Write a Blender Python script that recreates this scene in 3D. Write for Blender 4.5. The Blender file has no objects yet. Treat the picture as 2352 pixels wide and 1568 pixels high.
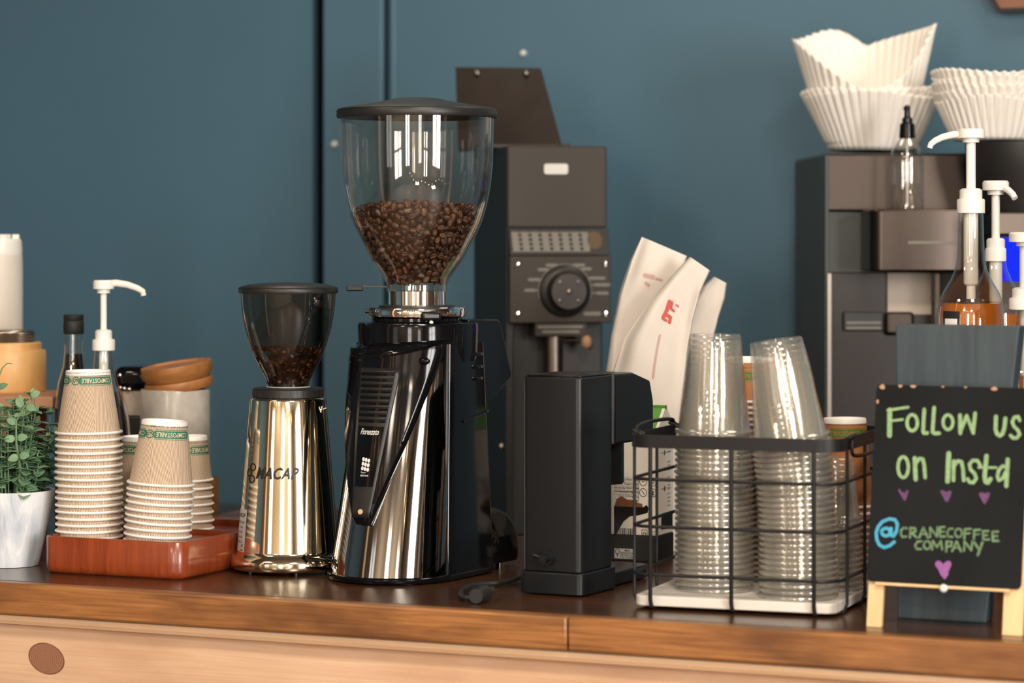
import bpy, math, random
from mathutils import Vector, Matrix
from mathutils.bvhtree import BVHTree
C = bpy.context.scene.collection
S = bpy.context.scene
R = math.radians
PI = math.pi

# ------------------------------------------------------------------ camera, light, exposure
F = 6533.3            # focal length in pixels of a 2352 x 1568 frame (100 mm lens)
CX, HY = 1176.0, 535.0
CAMZ, TOP = 1.405, 0.95
H = CAMZ - TOP
TH = R(-24.3)         # the bar runs away to the left
OX, OY = 0.0, 3.405   # front edge of the bar in the middle of the frame
cam = bpy.data.objects.new('camera', bpy.data.cameras.new('camera'))
C.objects.link(cam)
cam.location = (0, 0, CAMZ)
cam.rotation_euler = (PI / 2, 0, 0)
cam.data.lens = 100
cam.data.sensor_width = 36
cam.data.shift_y = -(784 - HY) / 2352
cam.data.dof.use_dof = True
cam.data.dof.focus_distance = 3.80
cam.data.dof.aperture_fstop = 4.2
cam.data.clip_end = 60
S.camera = cam
S.view_settings.view_transform = 'Standard'
S.view_settings.look = 'None'
S.view_settings.gamma = 1
S.view_settings.exposure = 0.2
S.view_settings.use_curve_mapping = False
S.cycles.transparent_max_bounces = 96
S.cycles.max_bounces = 14
S.cycles.glossy_bounces = 6
S.cycles.caustics_reflective = False
S.cycles.sample_clamp_indirect = 6
S.cycles.use_denoising = True
w = bpy.data.worlds.new('world')
S.world = w
w.use_nodes = True
w.node_tree.nodes['Background'].inputs[0].default_value = (0.75, 0.85, 1.0, 1)
w.node_tree.nodes['Background'].inputs[1].default_value = 0.6

def room(s, t, z=0.0):
    c, sn = math.cos(-TH), math.sin(-TH)
    return Vector((OX + s * c + t * sn, OY - s * sn + t * c, z))

WB = 1.80             # back wall, metres behind the front edge of the bar
S0, S1, T0, ZC = -4.3, 4.6, -5.6, 3.2
WINDOWS = [  # wall, from, to, sill, head, watts, colour
    ('front', 0.72, 1.34, 0.80, 2.75, 82, (1.0, 0.96, 0.91)),
    ('front', 2.98, 3.56, 0.80, 2.75, 65, (1.0, 0.96, 0.91)),
    ('front', -2.4, -1.5, 0.80, 2.75, 9, (1.0, 0.95, 0.88)),  # window added only for general fill, none seen on this side
    ('right', -3.75, -2.35, 0.80, 2.75, 250, (1.0, 0.97, 0.93)),
]
def area(name, loc, direction, sx, sy, watts, col):
    l = bpy.data.lights.new(name, 'AREA')
    l.shape = 'RECTANGLE'; l.size = sx; l.size_y = sy; l.energy = watts; l.color = col
    o = bpy.data.objects.new(name, l); C.objects.link(o)
    o.location = loc
    o.rotation_euler = Vector(direction).to_track_quat('-Z', 'Y').to_euler()
    return o
for (wl, a, b, z0, z1, pw, col) in WINDOWS:
    zc_ = (z0 + z1) / 2
    if wl == 'front':
        area('window_and_fill_light', room((a + b) / 2, T0 - .05, zc_), room(0, 1) - room(0, 0), b - a, z1 - z0, pw, col)
    else:
        area('window_and_fill_light', room(S1 + .05, (a + b) / 2, zc_), room(-1, 0) - room(0, 0), b - a, z1 - z0, pw, col)
# warm ceiling lamps, unseen, added for fill; last pair washes the wall
ADDED_LAMPS = ((-1.2, -1.9), (1.4, -1.9), (-.4, -4.7), (2.1, -4.7), (-.9, 1.05), (.75, 1.05))
for (s_, t_), pw in zip(ADDED_LAMPS, (20, 82, 55, 60, 6, 13)):
    area('added_fill_light', room(s_, t_, 3.0), (0, 0, -1), .5, .5, pw, (1.0, .87, .71))

# ------------------------------------------------------------------ pixel to place
def X(u, d): return (u - CX) / F * d
def zc(v, d): return H - (v - HY) * d / F          # height above the bar top
def GD(v, z=0.0): return (H - z) * F / (v - HY)    # depth of a point at height z above the bar top
def G(u, v, z=0.0):
    d = GD(v, z)
    return Vector((X(u, d), d, TOP + z))
def PX(u, v, d): return Vector((X(u, d), d, CAMZ - (v - HY) * d / F))
def prof(lst, d, z0=0.0): return [(hw * d / F, zc(v, d) - z0) for v, hw in lst]

# ------------------------------------------------------------------ mesh helpers
class MB:
    def __init__(self): self.v = []; self.f = []; self.uv = []; self.col = []; self.cur = None
    def add(self, vs, fs, uvs=None):
        n = len(self.v)
        self.v += [tuple(p) for p in vs]
        for k, f in enumerate(fs):
            self.f.append([i + n for i in f])
            self.uv.append(uvs[k] if uvs else [(0, 0)] * len(f))
            self.col.append(self.cur)
        return self
    def box(self, x0, x1, y0, y1, z0, z1, M=None):
        vs = [Vector((x, y, z)) for z in (z0, z1) for y in (y0, y1) for x in (x0, x1)]
        if M: vs = [M @ p for p in vs]
        return self.add(vs, [(0, 2, 3, 1), (4, 5, 7, 6), (0, 1, 5, 4), (2, 6, 7, 3), (0, 4, 6, 2), (1, 3, 7, 5)])
    def lathe(self, pr, n=48, cx=0, cy=0, a0=0.0, a1=None, M=None):
        full = a1 is None
        a1 = 2 * PI if full else a1
        m = n if full else n + 1
        vs, fs, us = [], [], []
        for r, z in pr:
            for j in range(m):
                a = a0 + (a1 - a0) * j / n
                p = Vector((cx + r * math.cos(a), cy + r * math.sin(a), z))
                vs.append(M @ p if M else p)
        for i in range(len(pr) - 1):
            for j in range(n):
                j2 = (j + 1) % m
                q = [i * m + j, i * m + j2, (i + 1) * m + j2, (i + 1) * m + j]
                uq = [(j / n, pr[i][1]), ((j + 1) / n, pr[i][1]), ((j + 1) / n, pr[i + 1][1]), (j / n, pr[i + 1][1])]
                if pr[i][0] < 1e-7: q.pop(1); uq.pop(1)
                elif pr[i + 1][0] < 1e-7: q.pop(2); uq.pop(2)
                fs.append(q); us.append(uq)
        return self.add(vs, fs, us)
    def cyl(self, p0, p1, r, n=16, r1=None):
        return self.tube([p0, p1], [r, r if r1 is None else r1], n)
    def tube(self, pts, r, n=8, closed=False):
        pts = [Vector(p) for p in pts]
        rs = r if isinstance(r, (list, tuple)) else [r] * len(pts)
        k = len(pts); rings = []
        prev = None
        for i in range(k):
            if closed: t = pts[(i + 1) % k] - pts[i - 1]
            else: t = pts[min(i + 1, k - 1)] - pts[max(i - 1, 0)]
            t = t.normalized() if t.length > 1e-9 else Vector((0, 0, 1))
            if prev is None:
                up = Vector((0, 0, 1)) if abs(t.z) < .9 else Vector((1, 0, 0))
                b = t.cross(up).normalized()
            else:
                b = (prev - t * prev.dot(t)).normalized()
            prev = b
            c = b.cross(t)
            rings.append([pts[i] + rs[i] * (math.cos(2 * PI * j / n) * b + math.sin(2 * PI * j / n) * c) for j in range(n)])
        return self.loft(rings, cap=not closed, closed=closed)
    def loft(self, rings, cap=True, closed=False):
        n = len(rings[0]); k = len(rings)
        vs = [p for r in rings for p in r]; fs = []
        for i in range(k if closed else k - 1):
            i2 = (i + 1) % k
            for j in range(n):
                j2 = (j + 1) % n
                fs.append((i * n + j, i * n + j2, i2 * n + j2, i2 * n + j))
        if cap:
            fs.append(tuple(reversed(range(n)))); fs.append(tuple((k - 1) * n + j for j in range(n)))
        return self.add(vs, fs)
    def prism(self, poly, axis, a, b):
        """poly in the two remaining axes, extruded from a to b along axis"""
        def mk(p, q):
            return {'x': (q, p[0], p[1]), 'y': (p[0], q, p[1]), 'z': (p[0], p[1], q)}[axis]
        n = len(poly)
        vs = [mk(p, a) for p in poly] + [mk(p, b) for p in poly]
        fs = [tuple(range(n)), tuple(reversed(range(n, 2 * n)))]
        for j in range(n): fs.append((j, j + n, (j + 1) % n + n, (j + 1) % n))
        return self.add(vs, fs)
    def sphere(self, c, r, n=12, m=8, sc=(1, 1, 1)):
        pr = [(max(0, math.sin(PI * i / m)) * r, -math.cos(PI * i / m) * r) for i in range(m + 1)]
        pr[0] = (0, -r); pr[-1] = (0, r)
        M = Matrix.Translation(c) @ Matrix.Diagonal((*sc, 1))
        return self.lathe(pr, n, M=M)
    def mesh(self, name, smooth=40):
        me = bpy.data.meshes.new(name)
        me.from_pydata(self.v, [], self.f)
        ul = me.uv_layers.new(name='UVMap')
        flat = [c for f in self.uv for p in f for c in p]
        if len(flat) == len(ul.data) * 2: ul.data.foreach_set('uv', flat)
        if any(c is not None for c in self.col):
            at = me.attributes.new('tone', 'FLOAT', 'FACE')
            at.data.foreach_set('value', [0.5 if c is None else c for c in self.col])
        import bmesh
        bm = bmesh.new(); bm.from_mesh(me)
        bmesh.ops.recalc_face_normals(bm, faces=bm.faces)
        bm.to_mesh(me); bm.free()
        if smooth:
            me.shade_smooth()
            try: me.set_sharp_from_angle(angle=R(smooth))
            except Exception: pass
        me.update()
        return me
    def build(self, name, mat, parent=None, smooth=40, bevel=None, seg=2, solid=None):
        o = bpy.data.objects.new(name, self.mesh(name, smooth)); C.objects.link(o)
        o.data.materials.append(mat)
        if parent: o.parent = parent
        if solid:
            m = o.modifiers.new('thickness', 'SOLIDIFY'); m.thickness = solid; m.offset = 0
        if bevel:
            m = o.modifiers.new('edge', 'BEVEL'); m.width = bevel; m.segments = seg; m.limit_method = 'ANGLE'; m.angle_limit = R(35)
            m.harden_normals = False
        return o

def thing(name, label, cat, loc=(0, 0, 0), rz=0.0, group=None):
    o = bpy.data.objects.new(name, None); C.objects.link(o)
    o.empty_display_size = .05
    o.location = loc; o.rotation_euler = (0, 0, rz)
    return tag(o, label, cat, group)
def tag(o, label, cat, group=None, kind=None):
    o['label'] = label; o['category'] = cat
    if group: o['group'] = group
    if kind: o['kind'] = kind
    return o
def struct(o):
    o['kind'] = 'structure'
    return o
def mesh_obj(name, me, mat, parent=None):
    o = bpy.data.objects.new(name, me); C.objects.link(o)
    if mat and not me.materials: me.materials.append(mat)
    if parent: o.parent = parent
    return o
def dup(root, loc=None, rot=None, label=None):
    r = root.copy(); C.objects.link(r)
    if loc is not None: r.location = loc
    if rot is not None: r.rotation_euler = rot
    if label: r['label'] = label
    for ch in list(root.children):
        c = ch.copy(); C.objects.link(c); c.parent = r
        for g in ch.children:
            d = g.copy(); C.objects.link(d); d.parent = c
    return r
ORD = 'zeroth first second third fourth fifth sixth seventh eighth ninth tenth eleventh twelfth thirteenth fourteenth fifteenth sixteenth seventeenth eighteenth nineteenth twentieth twenty-first twenty-second twenty-third twenty-fourth twenty-fifth twenty-sixth twenty-seventh twenty-eighth twenty-ninth thirtieth thirty-first thirty-second'.split()
def nth(i, n):
    return 'topmost' if i == 0 else ('lowest' if i == n - 1 else ORD[i + 1] + ' from the top')

def rrect(x0, x1, y0, y1, r, n=5):
    out = []
    for cx_, cy_, a in ((x1 - r, y1 - r, 0), (x0 + r, y1 - r, 90), (x0 + r, y0 + r, 180), (x1 - r, y0 + r, 270)):
        for k in range(n + 1):
            t = R(a + 90 * k / n)
            out.append((cx_ + r * math.cos(t), cy_ + r * math.sin(t)))
    return out

def ribbon(mb, strokes, place, px=1.0, cap=8):
    """flat strokes: each (points, width); place(x, y, lift) gives the point on the surface"""
    k = 0
    for pts, wd in strokes:
        hw = wd / 2
        for i in range(len(pts) - 1):
            (x0, y0), (x1, y1) = pts[i], pts[i + 1]
            L = math.hypot(x1 - x0, y1 - y0)
            if L < 1e-9: continue
            dx, dy = (x1 - x0) / L, (y1 - y0) / L
            k += 1; e = (k % 40) * .000004
            ns = max(1, int(L / px))
            vs = []
            for j in range(ns + 1):
                t = L * j / ns
                for sg in (-1, 1):
                    vs.append(place(x0 + dx * t - dy * hw * sg, y0 + dy * t + dx * hw * sg, e))
            mb.add(vs, [(2 * j, 2 * j + 1, 2 * j + 3, 2 * j + 2) for j in range(ns)])
        for (x, y) in (pts if len(pts) > 2 else pts):
            k += 1; e = (k % 40) * .000004
            vs = [place(x + hw * math.cos(2 * PI * j / cap), y + hw * math.sin(2 * PI * j / cap), e) for j in range(cap)]
            mb.add(vs, [tuple(range(cap))])
    return mb
def ell(cx, cy, rx, ry, n=18, a0=0, a1=360):
    return [(cx + rx * math.cos(R(a0 + (a1 - a0) * j / n)), cy + ry * math.sin(R(a0 + (a1 - a0) * j / n))) for j in range(n + 1)]

def text_pts(body, size=1.0, shear=0.0, bold=0.0, align='CENTER', spacing=1.0):
    cu = bpy.data.curves.new('lettering', 'FONT')
    cu.body = body; cu.size = size; cu.shear = shear; cu.offset = bold; cu.align_x = align; cu.align_y = 'CENTER'
    cu.space_character = spacing; cu.resolution_u = 3
    o = bpy.data.objects.new('lettering', cu); C.objects.link(o)
    dg = bpy.context.evaluated_depsgraph_get()
    me = bpy.data.meshes.new_from_object(o.evaluated_get(dg))
    vs = [(v.co.x, v.co.y) for v in me.vertices]; fs = [tuple(p.vertices) for p in me.polygons]
    bpy.data.objects.remove(o); bpy.data.curves.remove(cu); bpy.data.meshes.remove(me)
    return vs, fs
def text_on(mb, body, width, height, place, cx=0.0, cy=0.0, **kw):
    """lettering fitted to width x height around (cx, cy) and laid on a surface"""
    vs, fs = text_pts(body, **kw)
    if not vs: return mb
    x0, x1 = min(v[0] for v in vs), max(v[0] for v in vs)
    y0, y1 = min(v[1] for v in vs), max(v[1] for v in vs)
    sx = width / (x1 - x0); sy = height / (y1 - y0)
    mb.add([place(cx + (x - (x0 + x1) / 2) * sx, cy + (y - (y0 + y1) / 2) * sy, 0) for x, y in vs], fs)
    return mb

# ------------------------------------------------------------------ materials
def nodes(name):
    m = bpy.data.materials.new(name); m.use_nodes = True
    nt = m.node_tree
    return m, nt, nt.nodes, nt.links, nt.nodes['Principled BSDF']
def rgba(c): return (c[0], c[1], c[2], 1)
def plain(name, col, rough=.5, metal=0.0, spec=.5, noise=0.0, nscale=20, bump=0.0, bscale=200, coat=0.0, trans=0.0, emit=0.0, sss=0.0):
    m, nt, N, L, b = nodes(name)
    b.inputs['Base Color'].default_value = rgba(col)
    b.inputs['Roughness'].default_value = rough
    b.inputs['Metallic'].default_value = metal
    b.inputs['Specular IOR Level'].default_value = spec
    b.inputs['Coat Weight'].default_value = coat
    b.inputs['Coat Roughness'].default_value = .08
    if trans: b.inputs['Transmission Weight'].default_value = trans
    if emit:
        b.inputs['Emission Color'].default_value = rgba(col); b.inputs['Emission Strength'].default_value = emit
    if noise or bump:
        tc = N.new('ShaderNodeTexCoord')
        if noise:
            n = N.new('ShaderNodeTexNoise'); n.inputs['Scale'].default_value = nscale; n.inputs['Detail'].default_value = 4
            L.new(tc.outputs['Object'], n.inputs['Vector'])
            r = N.new('ShaderNodeValToRGB')
            r.color_ramp.elements[0].position = .3; r.color_ramp.elements[1].position = .7
            r.color_ramp.elements[0].color = rgba([c * (1 - noise) for c in col]); r.color_ramp.elements[1].color = rgba([min(1, c * (1 + noise)) for c in col])
            L.new(n.outputs['Fac'], r.inputs['Fac']); L.new(r.outputs['Color'], b.inputs['Base Color'])
        if bump:
            n2 = N.new('ShaderNodeTexNoise'); n2.inputs['Scale'].default_value = bscale; n2.inputs['Detail'].default_value = 3
            L.new(tc.outputs['Object'], n2.inputs['Vector'])
            bp = N.new('ShaderNodeBump'); bp.inputs['Strength'].default_value = bump; bp.inputs['Distance'].default_value = .002
            L.new(n2.outputs['Fac'], bp.inputs['Height']); L.new(bp.outputs['Normal'], b.inputs['Normal'])
    return m
def wood(name, c1, c2, grain=(1, 14, 14), scale=6, rough=.4, coat=0.0, streak=.5, blotch=0.0, c3=None):
    m, nt, N, L, b = nodes(name)
    tc = N.new('ShaderNodeTexCoord'); mp = N.new('ShaderNodeMapping'); mp.inputs['Scale'].default_value = grain
    L.new(tc.outputs['Object'], mp.inputs['Vector'])
    n1 = N.new('ShaderNodeTexNoise'); n1.inputs['Scale'].default_value = scale; n1.inputs['Detail'].default_value = 8
    n1.inputs['Roughness'].default_value = .62; n1.inputs['Distortion'].default_value = .6
    L.new(mp.outputs['Vector'], n1.inputs['Vector'])
    r = N.new('ShaderNodeValToRGB'); e = r.color_ramp.elements
    e[0].position = .5 - streak * .4; e[1].position = .5 + streak * .4
    e[0].color = rgba(c1); e[1].color = rgba(c2)
    L.new(n1.outputs['Fac'], r.inputs['Fac'])
    out = r.outputs['Color']
    if blotch:
        n3 = N.new('ShaderNodeTexNoise'); n3.inputs['Scale'].default_value = 5; n3.inputs['Detail'].default_value = 3
        mp3 = N.new('ShaderNodeMapping'); mp3.inputs['Scale'].default_value = (1, 2.5, 2.5)
        L.new(tc.outputs['Object'], mp3.inputs['Vector']); L.new(mp3.outputs['Vector'], n3.inputs['Vector'])
        rr = N.new('ShaderNodeValToRGB'); rr.color_ramp.elements[0].position = .45; rr.color_ramp.elements[1].position = .68
        L.new(n3.outputs['Fac'], rr.inputs['Fac'])
        mx = N.new('ShaderNodeMix'); mx.data_type = 'RGBA'
        ml = N.new('ShaderNodeMath'); ml.operation = 'MULTIPLY'; ml.inputs[1].default_value = blotch
        L.new(rr.outputs['Color'], ml.inputs[0]); L.new(ml.outputs[0], mx.inputs[0])
        L.new(out, mx.inputs[6]); mx.inputs[7].default_value = rgba(c3 or [c * .5 for c in c1])
        out = mx.outputs[2]
    L.new(out, b.inputs['Base Color'])
    b.inputs['Roughness'].default_value = rough; b.inputs['Coat Weight'].default_value = coat; b.inputs['Coat Roughness'].default_value = .15
    bp = N.new('ShaderNodeBump'); bp.inputs['Strength'].default_value = .12; bp.inputs['Distance'].default_value = .001
    L.new(n1.outputs['Fac'], bp.inputs['Height']); L.new(bp.outputs['Normal'], b.inputs['Normal'])
    return m
def clear(name, tint=(1, 1, 1), refl=.05, rough=.02, gloss=(1, 1, 1), power=4.0, top=.9, diffuse=0.0, dcol=(.8, .8, .75)):
    m = bpy.data.materials.new(name); m.use_nodes = True
    nt = m.node_tree; N = nt.nodes; L = nt.links; N.clear()
    o = N.new('ShaderNodeOutputMaterial'); t = N.new('ShaderNodeBsdfTransparent'); g = N.new('ShaderNodeBsdfGlossy'); mx = N.new('ShaderNodeMixShader')
    t.inputs['Color'].default_value = rgba(tint); g.inputs['Color'].default_value = rgba(gloss); g.inputs['Roughness'].default_value = rough
    lw = N.new('ShaderNodeLayerWeight'); lw.inputs['Blend'].default_value = .5
    p = N.new('ShaderNodeMath'); p.operation = 'POWER'; p.inputs[1].default_value = power
    L.new(lw.outputs['Facing'], p.inputs[0])
    mr = N.new('ShaderNodeMapRange'); mr.inputs['To Min'].default_value = refl; mr.inputs['To Max'].default_value = top
    L.new(p.outputs[0], mr.inputs['Value']); L.new(mr.outputs['Result'], mx.inputs[0])
    if diffuse:
        df = N.new('ShaderNodeBsdfTranslucent'); df.inputs['Color'].default_value = rgba(dcol)
        df2 = N.new('ShaderNodeBsdfDiffuse'); df2.inputs['Color'].default_value = rgba(dcol)
        m1 = N.new('ShaderNodeMixShader'); m1.inputs[0].default_value = .5
        L.new(df.outputs[0], m1.inputs[1]); L.new(df2.outputs[0], m1.inputs[2])
        m2 = N.new('ShaderNodeMixShader'); m2.inputs[0].default_value = diffuse
        L.new(t.outputs[0], m2.inputs[1]); L.new(m1.outputs[0], m2.inputs[2])
        L.new(m2.outputs[0], mx.inputs[1])
    else: L.new(t.outputs[0], mx.inputs[1])
    L.new(g.outputs[0], mx.inputs[2]); L.new(mx.outputs[0], o.inputs['Surface'])
    return m
def ripple(name, c1, c2, count=118, shear=260, panels=4):
    m, nt, N, L, b = nodes(name)
    uv = N.new('ShaderNodeUVMap'); sp = N.new('ShaderNodeSeparateXYZ'); L.new(uv.outputs['UV'], sp.inputs[0])
    def mth(op, a, bb=None):
        n = N.new('ShaderNodeMath'); n.operation = op
        for i, q in enumerate((a, bb)):
            if q is None: continue
            if isinstance(q, (int, float)): n.inputs[i].default_value = q
            else: L.new(q, n.inputs[i])
        return n.outputs[0]
    oi = N.new('ShaderNodeObjectInfo')
    ph = mth('MULTIPLY', oi.outputs['Random'], 7.0)
    pan = mth('SUBTRACT', mth('MULTIPLY', mth('GREATER_THAN', mth('FRACT', mth('ADD', mth('MULTIPLY', sp.outputs[0], panels), ph)), .55), .55), .13)
    ang = mth('ADD', mth('MULTIPLY', sp.outputs[0], count), mth('MULTIPLY', mth('MULTIPLY', sp.outputs[1], shear), pan))
    sn = mth('SINE', mth('MULTIPLY', ang, 2 * PI))
    r = N.new('ShaderNodeValToRGB'); r.color_ramp.elements[0].position = .12; r.color_ramp.elements[1].position = .5
    r.color_ramp.elements[0].color = rgba(c2); r.color_ramp.elements[1].color = rgba(c1)
    L.new(mth('ADD', mth('MULTIPLY', sn, .5), .5), r.inputs['Fac'])
    L.new(r.outputs['Color'], b.inputs['Base Color']); b.inputs['Roughness'].default_value = .75
    bp = N.new('ShaderNodeBump'); bp.inputs['Strength'].default_value = .5; bp.inputs['Distance'].default_value = .0008
    L.new(sn, bp.inputs['Height']); L.new(bp.outputs['Normal'], b.inputs['Normal'])
    return m

M = {}
M['wall'] = plain('teal_wall_paint', (.078, .165, .232), .5, noise=.06, nscale=1.5)
M['wallcream'] = plain('cream_wall_paint', (.13, .092, .066), .7)
M['wallfront'] = plain('front_wall_paint', (.42, .34, .24), .7)
M['ceil'] = plain('ceiling_paint', (.20, .18, .155), .8)
M['floor'] = wood('floor_boards', (.10, .055, .03), (.2, .11, .06), (1, 8, 1), 3, .5)
M['bartop'] = wood('dark_stained_bar_top', (.040, .0145, .0055), (.095, .036, .014), (1.2, 16, 16), 4, .26, .10)
M['edge'] = wood('stained_pine_edge', (.20, .074, .020), (.38, .165, .052), (1.2, 24, 30), 6, .4, .15, blotch=.9, c3=(.085, .032, .011), streak=.4)
M['pine'] = wood('pink_pine_panel', (.57, .36, .225), (.67, .45, .29), (1.0, 14, 42), 4, .6, streak=.4, blotch=.45, c3=(.40, .2, .1))
def knot_mat():
    m, nt, N, L, b = nodes('pine_knot')
    tc = N.new('ShaderNodeTexCoord'); mp = N.new('ShaderNodeMapping'); mp.inputs['Location'].default_value = (-.5, 0, -.5); mp.inputs['Scale'].default_value = (1, 0, 1)
    L.new(tc.outputs['Generated'], mp.inputs['Vector'])
    ns = N.new('ShaderNodeTexWave'); ns.wave_type = 'RINGS'; ns.rings_direction = 'SPHERICAL'; ns.inputs['Scale'].default_value = 5; ns.inputs['Distortion'].default_value = 1.5; ns.inputs['Detail'].default_value = 3
    L.new(mp.outputs['Vector'], ns.inputs['Vector'])
    r = N.new('ShaderNodeValToRGB'); r.color_ramp.elements[0].color = rgba((.20, .085, .045)); r.color_ramp.elements[1].color = rgba((.32, .15, .085))
    L.new(ns.outputs['Fac'], r.inputs['Fac']); L.new(r.outputs['Color'], b.inputs['Base Color']); b.inputs['Roughness'].default_value = .6
    return m
M['knot'] = knot_mat()
M['knotrim'] = plain('pine_knot_edge', (.16, .07, .035), .6)
M['mould'] = wood('pine_moulding', (.60, .38, .22), (.70, .47, .29), (1, 20, 20), 4, .55)
M['tray'] = wood('red_stained_tray', (.19, .029, .007), (.31, .060, .016), (26, 26, 2), 4, .3, .35, blotch=.3, c3=(.16, .024, .006))
M['kraft'] = ripple('kraft_ripple_paper', (.68, .54, .40), (.34, .21, .12))
M['kraft_brown'] = plain('brown_kraft_paper', (.40, .155, .055), .7)
M['cupwhite'] = plain('white_cup_paper', (.86, .84, .80), .45)
M['cupgreen'] = plain('green_cup_print', (.012, .16, .095), .6)
M['cupink'] = plain('dark_green_cup_print', (.03, .10, .06), .6)
M['band_green'] = plain('bright_green_print', (.03, .15, .012), .6)
M['clearcup'] = clear('clear_cup_plastic', (.995, .994, .988), .06, .05, (1, .98, .94), 2.6, .75, diffuse=.075, dcol=(.88, .84, .74))
M['hopper'] = clear('clear_hopper_plastic', (.93, .91, .88), .05, .02, power=3.5)
M['smoke'] = clear('smoky_hopper_plastic', (.50, .44, .38), .06, .02, power=4)
M['glass'] = clear('bottle_glass', (.93, .93, .90), .09, .03, power=2.2)
M['amberliquid'] = plain('amber_syrup', (.62, .17, .015), .12, coat=.4, trans=.25)
M['coffee'] = plain('dark_syrup', (.016, .008, .005), .1, coat=.4)
M['frosted'] = plain('frosted_squeeze_plastic', (.70, .65, .56), .45, sss=.2)
M['gold'] = plain('warm_polished_steel', (.86, .76, .58), .085, 1.0)
M['chrome'] = plain('chrome', (.85, .83, .80), .06, 1.0)
M['darkchrome'] = plain('dark_polished_metal', (.30, .295, .29), .06, 1.0)
M['steel'] = plain('brushed_steel', (.30, .255, .22), .30, 1.0)
M['brewsteel'] = plain('smoked_steel', (.060, .047, .040), .30, 1.0)
M['greyside'] = plain('grey_side_enamel', (.070, .076, .074), .5, spec=.3)
M['browncol'] = plain('dark_brown_glass', (.014, .008, .005), .25)
M['cuprim'] = clear('clear_cup_rim', (.985, .98, .965), .16, .08, (1, .98, .94), 2.0, .85, diffuse=.22, dcol=(.88, .86, .80))
M['steeldark'] = plain('dark_brushed_steel', (.13, .105, .09), .35, 1.0)
M['gloss'] = plain('gloss_black_plastic', (.004, .004, .005), .10, spec=.28)
M['satin'] = plain('satin_black_paint', (.007, .008, .009), .30, spec=.35, bump=.05, bscale=900)
M['black'] = plain('matte_black_plastic', (.014, .013, .012), .42)
M['rubber'] = plain('black_rubber', (.012, .012, .012), .6)
M['greypanel'] = plain('charcoal_enamel', (.040, .030, .021), .5, spec=.3)
M['darkpanel'] = plain('black_enamel', (.013, .012, .011), .5)
M['brownlid'] = plain('dark_brown_plastic', (.020, .011, .007), .45, noise=.35, nscale=14)
M['white'] = plain('white_plastic', (.83, .80, .74), .35)
M['whiteprint'] = plain('white_print', (.75, .73, .68), .6)
M['greyprint'] = plain('grey_print', (.20, .185, .16), .6)
M['ink'] = plain('black_print', (.01, .01, .01), .5)
M['silverlabel'] = plain('silver_sticker', (.55, .53, .52), .4, .3)
M['pot'] = wood('white_marbled_pot', (.46, .52, .60), (.77, .80, .83), (7, 7, 1.0), 4, .45, streak=.22)
M['soil'] = plain('plant_soil', (.03, .025, .015), .9)
M['stem'] = plain('plant_stem', (.13, .22, .12), .6)
M['bamboo'] = wood('bamboo', (.62, .34, .12), (.74, .44, .17), (14, 14, 1), 4, .4)
M['riser'] = wood('reddish_board', (.36, .17, .085), (.46, .23, .12), (1, 14, 14), 4, .5)
M['lidwood'] = wood('orange_wood_lid', (.34, .125, .035), (.56, .25, .08), (1, 12, 12), 5, .4)
M['ceramic'] = plain('speckled_ceramic', (.62, .58, .53), .22, noise=.10, nscale=60)
M['cream'] = plain('cream_enamel', (.50, .42, .34), .5)
M['red'] = plain('red_card', (.55, .02, .012), .5)
M['bag'] = plain('white_paper_bag', (.70, .63, .56), .7, noise=.05, nscale=9, bump=.9, bscale=16)
M['redprint'] = plain('red_stamp', (.55, .10, .07), .7)
M['pinkprint'] = plain('faded_stamp', (.55, .36, .31), .7)
M['filter'] = plain('filter_paper', (.90, .855, .79), .8)
M['carton'] = plain('white_carton', (.80, .76, .69), .5)
M['cartongreen'] = plain('carton_green', (.08, .28, .02), .5)
M['powder'] = plain('cocoa_print', (.20, .065, .02), .7)
M['wire'] = plain('black_wire', (.010, .010, .011), .45, spec=.3)
M['marble'] = wood('white_board', (.60, .55, .49), (.72, .68, .62), (1, 10, 10), 5, .45)
M['slate'] = plain('chalkboard_paint', (.010, .011, .012), .8, spec=.15, noise=.3, nscale=6)
M['chip'] = plain('bare_board_edge', (.42, .24, .13), .7)
M['easel'] = wood('pale_easel_wood', (.66, .42, .20), (.76, .52, .28), (12, 12, 1), 4, .55)
M['bluewood'] = wood('blue_painted_wood', (.020, .033, .042), (.042, .060, .070), (16, 16, 1.2), 5, .55)
M['chalkgreen'] = plain('green_chalk', (.215, .345, .165), .8, noise=.2, nscale=250)
M['chalkdim'] = plain('thin_green_chalk', (.11, .19, .095), .8, noise=.35, nscale=250)
M['chalkblue'] = plain('blue_chalk', (.05, .31, .47), .8, noise=.15, nscale=250)
M['chalkpurple'] = plain('purple_chalk', (.25, .085, .27), .8, noise=.15, nscale=250)
M['chalkfaint'] = plain('thin_purple_chalk', (.11, .04, .12), .8, noise=.3, nscale=250)
M['screen'] = plain('blue_display', (.002, .012, .72), .8, spec=.1, emit=.9)
M['bulb'] = plain('warm_bulb', (1.0, .62, .28), .4, emit=60)
M['hexwood'] = wood('dark_hexagon_wood', (.17, .07, .035), (.28, .13, .07), (1, 10, 10), 5, .5)
M['gold_emblem'] = plain('gold_emblem', (.09, .05, .015), .5)
M['grains'] = plain('coffee_core', (.022, .009, .005), .6)

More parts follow.
